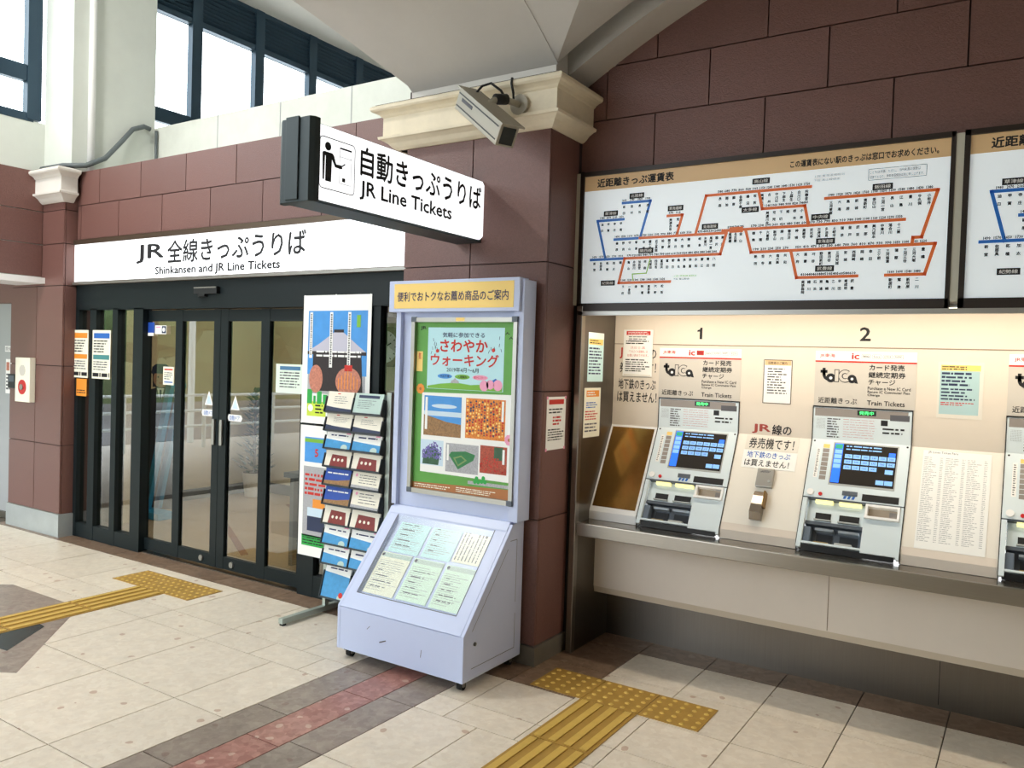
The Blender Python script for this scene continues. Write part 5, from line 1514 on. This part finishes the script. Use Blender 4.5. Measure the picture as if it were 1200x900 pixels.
fine(t, 'ink_red', FD3, -4.18, -3.95, 0.70, 0.86, 5, 9, 0, 0.6, 0.3)
patch(t, 'green_foot', 'bright_green', FD2, -4.20, -3.9, 0.355, 0.43, 0); fine(t, 'ink', FD3, -4.19, -3.95, 0.365, 0.42, 3, 4, 0)
# two notices on the left side light, one with orange bands, one with teal bands
for (a0, a1, m1, lab) in ((-7.13, -6.885, 'orange', 'white notice with orange bands taped on the outer side light'), (-6.82, -6.548, 'ink_blue', 'white notice with blue and teal bands on the middle side light')):
    t = notice(lab, FY(3.9), a0, a1, 1.40, 1.815, 'paper_cream')
    F = FY(3.8985)
    patch(t, 'band', m1, F, a0 + .02, a1 - .015, 1.745, 1.79, 0); patch(t, 'band', m1 if m1 == 'orange' else mat('teal_band', (70, 140, 140), 0.6), F, a0 + .015, a1 - .015, 1.565, 1.605, 0)
    fine(t, 'ink', F, a0 + .02, a1 - .03, 1.62, 1.735, 5, 3, 0); fine(t, 'ink_grey', F, a0 + .02, a1 - .03, 1.47, 1.555, 4, 4, 0)
    fine(t, 'ink', F, a0 + .01, a1 - .01, 1.415, 1.455, 1, 6, 0, 0.9, 0.0)
t = notice('small orange notice stuck low on the outer side light', FY(3.9), -7.06, -6.90, 1.24, 1.39, 'orange')
fine(t, 'ink', FY(3.8985), -7.05, -6.91, 1.26, 1.30, 2, 4, 0)
t = notice('white notice with blue heading on the right sliding leaf', FY(3.954), -4.56, -4.265, 1.385, 1.59, 'paper_mint')
F = FY(3.9525); patch(t, 'heading', mat('blue_band', (70, 120, 160), 0.6), F, -4.52, -4.31, 1.548, 1.575, 0)
fine(t, 'ink_grey', F, -4.52, -4.30, 1.42, 1.54, 6, 4, 0)
t = notice('cream notice with red line on the left sliding leaf', FY(3.954), -5.89, -5.75, 1.385, 1.53, 'paper_cream')
F = FY(3.9525); patch(t, 'heading', 'ink_red', F, -5.875, -5.765, 1.502, 1.514, 0); fine(t, 'ink_grey', F, -5.875, -5.765, 1.425, 1.49, 4, 4, 0); patch(t, 'foot_line', 'ink_blue', F, -5.875, -5.765, 1.402, 1.412, 0)
t = notice('deep blue security sticker at the top of the left sliding leaf', FY(3.954), -6.13, -6.02, 1.80, 1.885, 'brochure_deep', name='door_sticker', cat='sticker')
patch(t, 'caption', 'paper', FY(3.9525), -6.12, -6.03, 1.775, 1.80, 0)
t = notice('white and black round logo sticker beside the blue sticker', FY(3.954), -6.01, -5.86, 1.79, 1.86, 'paper', name='door_sticker', cat='sticker')
MB(FY(3.9525)).rect(-5.92, -5.865, 1.797, 1.855, 0).build('dark_square', 'navy', t, recalc=False); MB(FY(3.9515)).disc(-5.893, 1.826, .018, 0, 16).build('white_ring', 'white', t, recalc=False)
MB(FY(3.9525)).rect(-6.0, -5.935, 1.84, 1.852, 0).build('pink_line', 'pink', t, recalc=False)

# ================================================================== LEFT PIER: alarm, reader, grey door
FPi = FY(3.79)
t = thing('fire_alarm', 'white fire alarm panel with red button on the left pier', 'fire alarm', (-7.64, 3.78, 1.14))
MB(FPi).box(-7.79, -7.535, 1.155, 1.555, 0.0005, 0.05).build('panel', 'paper_cream', t, bevel=0.006)
MB(FPi).cyl(-7.665, 1.44, 0.05, 0.05, 0.052, 20).build('speaker_grille', 'plate_grey', t)
MB(FPi).cyl(-7.66, 1.29, 0.066, 0.05, 0.056, 22).build('red_ring', 'red_button', t)
MB(FPi).cyl(-7.66, 1.29, 0.026, 0.056, 0.064, 16).build('push_button', 'alu', t)
t = thing('card_reader', 'small black card reader on the outer edge of the pier', 'card reader', (-7.88, 3.78, 1.27))
MB(FPi).box(-7.955, -7.83, 1.27, 1.40, 0.0005, 0.035).build('housing', 'frame_black', t, bevel=0.006)
MB(FPi).rect(-7.94, -7.845, 1.33, 1.385, 0.0355).build('reader_face', 'machine_dark', t, recalc=False)
gd = struct('door_2', 'grey steel door beyond the left pier', (-8.5, 3.95, 0))
MB().box(-9.6, -7.99, 3.92, 4.02, 0.0, 2.06).build('leaf', 'grey_door', gd)
MB().box(-9.6, -7.99, 3.86, 4.05, 2.06, 2.30).build('lintel', 'brown_tile', gd)
MB().box(-8.04, -7.985, 3.88, 3.95, 0.0, 2.06).build('jamb', 'alu', gd)
MB().box(-9.6, -7.99, 3.90, 3.93, 0.0, 0.06).build('sill', 'steel_dark', gd)
t = notice('small white room plate on the grey door at the left edge', FY(3.919), -8.36, -8.17, 1.60, 1.655, name='door_plate', cat='plate')
letters(t, 'ink_grey', FY(3.9175), [('関係者', -8.35, -8.18, 1.607, 1.648)], c=0)
t = notice('white sheet stuck on the grey door below the plate', FY(3.919), -8.34, -8.16, 1.20, 1.53)
fine(t, 'ink_grey', FY(3.9175), -8.33, -8.20, 1.23, 1.40, 5, 3, 0); patch(t, 'brown_photo', 'lantern', FY(3.9175), -8.33, -8.27, 1.42, 1.50, 0)
w_ = MB().box(-12, -9.6, 3.86, 4.05, 0, 3.2).build('wall_outer', 'brown_tile'); w_['kind'] = 'structure'
w_ = MB().box(-12, -7.99, 3.86, 4.05, 2.30, 3.2).build('wall_outer_top', 'brown_tile'); w_['kind'] = 'structure'

# ================================================================== TICKET OFFICE BEHIND THE GLASS
fl = MB().box(-8.0, -3.2, 4.03, 6.7, -0.05, 0.0).build('floor_office', 'office_floor'); fl['kind'] = 'structure'
for (x0, y0, x1, y1) in ((-7.4, 5.6, -6.4, 5.0), (-6.9, 6.2, -5.9, 5.6), (-6.4, 5.0, -5.4, 4.4), (-5.9, 5.6, -5.0, 5.1)):
    q = MB(); d_ = Vector((x1 - x0, y1 - y0)).normalized(); n_ = Vector((-d_.y, d_.x)) * .03
    q.prism([(x0 - n_.x, y0 - n_.y), (x1 - n_.x, y1 - n_.y), (x1 + n_.x, y1 + n_.y), (x0 + n_.x, y0 + n_.y)], 0.0, 0.003); q.build('floor_stripe', 'office_stripe', fl)
for nm, b in (('wall_office_left', (-8.0, -7.9, 4.03, 6.7, 0, 2.7)), ('wall_office_back', (-8.0, -3.2, 6.6, 6.75, 0, 2.7)), ('wall_office_right', (-3.2, -3.05, 4.12, 6.7, 0, 2.7))):
    o = MB().box(*b).build(nm, 'office_wall'); o['kind'] = 'structure'
o = MB().box(-8.0, -3.0, 3.99, 6.75, 2.6, 2.72).build('ceiling_office', 'plaster'); o['kind'] = 'structure'
o = MB().box(-7.9, -3.2, 6.58, 6.6, 0, 0.12).build('baseboard_office', 'office_dark'); o['kind'] = 'structure'
o = MB().box(-7.9, -7.88, 4.03, 6.58, 0, 0.12).build('baseboard_office_left', 'office_dark'); o['kind'] = 'structure'
t = thing('office_lamp', 'square ceiling lamp panel inside the ticket office', 'lamp', (-5.6, 5.3, 2.56))
MB().box(-6.2, -5.0, 5.15, 5.45, 2.56, 2.598).build('diffuser', 'lamp_tube', t)
area('office_light', (-5.6, 5.3, 2.55), 1.2, 0.3, 34, (1.0, 0.92, 0.80), (0, 0, 0), t)
# potted plant
t = thing('potted_plant', 'potted evergreen in a white pot inside the office', 'plant', (-7.6, 6.3, 0))
q = MB(Frame((-7.6, 6.3, 0), (1, 0, 0), (0, 1, 0))); q.cyl(0, 0, 0.10, 0.0, 0.28, 18, 0.135); q.build('pot', 'pot_white', t)
q = MB(Frame((-7.6, 6.3, 0), (1, 0, 0), (0, 1, 0))); q.cyl(0, 0, 0.125, 0.27, 0.285, 18); q.build('soil', 'bark', t)
q = MB(); q.tube([(-7.6, 6.3, 0.28), (-7.6, 6.3, 1.25)], 0.015, 6); q.build('stem', 'bark', t)
q = MB(); rg = random.Random(4)
for k in range(260):
    z = 0.3 + rg.random() * 0.95; r_ = 0.19 * (1.15 - (z - .3) / 1.0) + .02
    w_ = rg.random() * 6.283; rr = r_ * (0.3 + .7 * rg.random())
    c_ = Vector((-7.6 + rr * math.cos(w_), 6.3 + rr * math.sin(w_), z)); d_ = Vector((math.cos(w_), math.sin(w_), .5)).normalized() * .07
    n_ = Vector((-math.sin(w_), math.cos(w_), 0)) * .022
    i = len(q.v); q.v += [c_ - d_ * .4, c_ + n_, c_ + d_, c_ - n_]; q.f.append((i, i + 1, i + 2, i + 3))
q.build('foliage', 'foliage', t, recalc=False)['kind'] = 'stuff'
# blue easel signboard with cut-out of a uniformed figure
t = thing('easel_sign', 'blue leaning display easel standing inside the left door leaf', 'easel', (-7.35, 5.0, 0))
q = MB(); q.box(-7.50, -7.10, 4.74, 4.93, 0.0, 0.07); q.build('base', 'easel_blue', t, bevel=0.01)
for y in (4.80, 4.92):
    q = MB(Frame((0, y, 0), (1, 0, 0), (0, 0, 1))); q.prism([(-7.44, 0.07), (-7.37, 0.07), (-7.02, 1.34), (-7.09, 1.34)], -0.045, 0.0); q.build('leg', 'easel_blue', t)
MB().box(-7.09, -7.02, 4.80, 4.965, 1.30, 1.34).build('top_bar', 'easel_blue', t)
t = thing('standee', 'cardboard cut-out of a person in dark uniform and cap', 'standee', (-7.66, 5.12, 0))
SF = Frame((-7.66, 5.12, 0), (0.75, 0.66, 0), (0, 0, 1))
body = [(-.20, 0), (.20, 0), (.17, .5), (.24, .75), (.22, 1.12), (.14, 1.24), (.05, 1.27), (.05, 1.30), (-.05, 1.30), (-.05, 1.27), (-.14, 1.24), (-.22, 1.12), (-.24, .75), (-.17, .5)]
MB(SF).prism(body, 0, 0.012).build('board', 'uniform', t)
q = MB(SF); q.disc(0, 1.37, .075, 0.013, 20, .095); q.build('printed_face', 'skin', t, recalc=False)
MB(SF).prism([(-.08, 1.28), (.08, 1.28), (.085, 1.42), (.07, 1.50), (-.07, 1.50), (-.085, 1.42)], 0, 0.012).build('head_board', 'uniform', t)
shape(t, 'printed_cap', 'navy', SF, [(-.095, 1.42), (.095, 1.42), (.085, 1.49), (.05, 1.52), (-.05, 1.52), (-.085, 1.49)], 0.0135)
shape(t, 'printed_shirt', 'paper', SF, [(-.035, 1.27), (.035, 1.27), (0, 1.10)], 0.0130); shape(t, 'printed_tie', 'navy', SF, [(-.01, 1.25), (.01, 1.25), (.012, 1.12), (0, 1.09), (-.012, 1.12)], 0.0138)
for sg in (-1, 1):
    MB(SF).disc(sg * .028, 1.385, .008, 0.0138, 10).build('printed_eye', 'ink', t, recalc=False)
MB(SF).rect(-.02, .02, 1.318, 1.324, 0.0138).build('printed_mouth', 'ink_red', t, recalc=False)
# wall clock, notices and cabinet seen at the right
FO = FX(-7.899)
t = thing('wall_clock', 'octagonal wooden wall clock inside the office', 'clock', (-3.75, 5.0, 1.6))
FCk = FY(4.9)
def octo(r, cx, cz): return [(cx + r * math.cos(math.radians(22.5 + 45 * k)), cz + r * math.sin(math.radians(22.5 + 45 * k))) for k in range(8)]
CX, CZ = -4.33, 1.745
MB(FCk).prism(octo(.17, CX, CZ), 0, 0.05).build('case', 'wood', t); MB(FCk).cyl(CX, CZ, .125, .05, .054, 28).build('dial', 'clock_face', t)
q = MB(FCk)
for k in range(12):
    w_ = math.radians(30 * k); q.line(CX + .098 * math.sin(w_), CZ + .098 * math.cos(w_), CX + .115 * math.sin(w_), CZ + .115 * math.cos(w_), .008, .055)
q.build('hour_marks', 'ink', t, recalc=False)['kind'] = 'stuff'
q = MB(FCk); q.line(CX, CZ, CX + .06, CZ + .03, .010, .056); q.build('hour_hand', 'ink', t, recalc=False)
q = MB(FCk); q.line(CX, CZ, CX - .03, CZ + .09, .007, .057); q.build('minute_hand', 'ink', t, recalc=False)
o = MB().box(-5.3, -3.2, 4.90, 5.0, 0.0, 2.6).build('wall_office_partition', 'office_wall'); o['kind'] = 'structure'
t = notice('cream wall notice with black characters under the clock', FY(4.899), -4.30, -4.04, 1.16, 1.37, 'paper_cream')
letters(t, 'ink', FY(4.8975), [('飲食', -4.27, -4.10, 1.27, 1.33)], c=0); fine(t, 'ink_grey', FY(4.8975), -4.28, -4.08, 1.19, 1.24, 2, 3, 0)
t = thing('wall_cabinet', 'pale wall cabinet high up inside the office', 'cabinet', (-4.2, 4.85, 1.98))
MB(FY(4.899)).box(-4.6, -4.20, 1.98, 2.35, 0.0, 0.12).build('body', 'plate_grey', t); MB(FY(4.899)).box(-4.56, -4.24, 2.0, 2.32, 0.12, 0.125).build('door_panel', 'office_wall', t)
t = thing('office_desk', 'low dark desk behind the right side light', 'desk', (-4.2, 4.7, 0))
MB().box(-4.9, -3.6, 4.35, 4.88, 0.70, 0.74).build('top', 'office_dark', t)
for (a, b) in ((-4.88, -4.84), (-3.66, -3.62)): MB().box(a, b, 4.4, 4.86, 0, 0.70).build('leg', 'office_dark', t)
MB().box(-4.84, -3.66, 4.80, 4.83, 0.2, 0.70).build('modesty_panel', 'wood', t)
t = thing('office_counter', 'dark grey service counter inside right of the doors', 'counter', (-5.35, 5.8, 0))
MB().box(-6.3, -5.4, 6.0, 6.55, 0.0, 1.02).build('body', 'office_dark', t); MB().box(-6.34, -5.36, 5.96, 6.57, 1.02, 1.06).build('top', 'office_dark', t)
for x in (-6.25, -5.83):
    MB().box(x, x + .38, 5.985, 6.0, 0.1, 0.95).build('door_panel', 'machine_dark', t)
t = thing('office_pillar_sign', 'green exit style lamp hanging inside the left side light', 'sign', (-7.3, 4.6, 1.8))
MB().box(-7.7, -7.2, 4.62, 4.68, 1.80, 2.05).build('case', 'white', t); MB(FY(4.619)).rect(-7.68, -7.22, 1.82, 2.03, 0).build('panel', mat('exit_green', (70, 220, 110), 0.4, emit=1.0), t, recalc=False)
o = MB().box(-7.52, -7.25, 4.4, 4.66, 0, 2.6).build('wall_office_column', 'office_wall'); o['kind'] = 'structure'

# ================================================================== STREET OUTSIDE (seen in the glass)
for k in range(4):
    x0 = -12.4; y0 = -7.2 + k * 3.0
    t = thing('guard_rail', 'white tubular guard rail section along the road', 'guard rail', (x0, y0, 0), 'guard rail sections along the road')
    for y in (y0, y0 + 1.45):
        q = MB(); q.tube([(x0, y, -0.03), (x0, y, 0.93)], 0.035, 8); q.build('post', 'pole_white', t)
    for z in (0.36, 0.63, 0.90):
        q = MB(); q.tube([(x0, y0 - .05, z), (x0, y0 + 2.93, z)], 0.024, 8); q.build('rail', 'pole_white', t)
t = thing('street_pole', 'tall pale street pole beside the road', 'pole', (-13.2, -1.5, 0))
q = MB(); q.tube([(-13.2, -1.5, -0.03), (-13.2, -1.5, 6.0)], 0.06, 10); q.build('shaft', 'pole_white', t)
q = MB(); q.tube([(-13.2, -1.5, 5.9), (-12.2, -1.5, 6.2)], 0.05, 8); q.build('arm', 'pole_white', t); MB().box(-12.5, -11.8, -1.62, -1.38, 6.12, 6.24).build('lamp_head', 'alu', t)
mb = MB(Frame((0, 0, 0), (1, 0, 0), (0, 0, 1)))
mb.prism([(-34, -0.03), (-24, -0.03), (-26, 2.2), (-30, 5.5), (-34, 6.0)], -8, 48)
hl = mb.build('hillside', mat('bank_green', (92, 108, 72), 0.9, var=0.35, scale=1.2)); hl['kind'] = 'structure'
rg = random.Random(12)
for k in range(6):
    x = -20.5 - 1.0 * (k % 2); y = -24 + k * 6.0; h = 3.0 + rg.random() * 1.6
    t = thing('roadside_tree', 'leafy roadside tree across the road', 'tree', (x, y, 0), 'trees across the road')
    q = MB(); q.tube([(x, y, -0.03), (x + .1, y, h * .5)], 0.16, 7); q.build('trunk', 'bark', t)
    q = MB()
    for j in range(14):
        c_ = Vector((x + rg.gauss(0, .8), y + max(-1.4, min(1.4, rg.gauss(0, .9))), h * .55 + rg.random() * h * .6)); r_ = 0.7 + rg.random() * .6
        i = len(q.v); n1, n2 = 7, 5
        for a in range(n2 + 1):
            for b in range(n1):
                th = math.pi * a / n2; ph = 2 * math.pi * b / n1; rr = r_ * (0.8 + .4 * rg.random())
                q.v.append(c_ + Vector((rr * math.sin(th) * math.cos(ph), rr * math.sin(th) * math.sin(ph), rr * math.cos(th))))
        for a in range(n2):
            for b in range(n1):
                b2_ = (b + 1) % n1; q.f.append((i + a * n1 + b, i + a * n1 + b2_, i + (a + 1) * n1 + b2_, i + (a + 1) * n1 + b))
    q.build('crown', 'tree_leaf', t, recalc=False)['kind'] = 'stuff'

# ================================================================== ADDED FLOODLIGHT OVER THE ENTRANCE BAY (out of view)
t = thing('added_floodlight', 'unseen round white floodlight added above the entrance bay', 'lamp', (-6.0, 1.6, 5.40))
q = MB(Frame((-6.0, 1.6, 5.40), (1, 0, 0), (0, 1, 0))); q.cyl(0, 0, 0.22, 0.02, 0.10, 24, 0.16); q.build('housing', 'white', t)
q = MB(Frame((-6.0, 1.6, 5.40), (1, 0, 0), (0, 1, 0))); q.cyl(0, 0, 0.17, 0.012, 0.02, 24); q.build('lens', 'lamp_tube', t)
fl_ = area('flood_light', (-6.0, 1.6, 5.405), 0.3, 0.3, 105, (1.0, 0.97, 0.92), (0, 0, 0), t)  # unseen lamp, added to throw the sign's diagonal shadow on the pillar
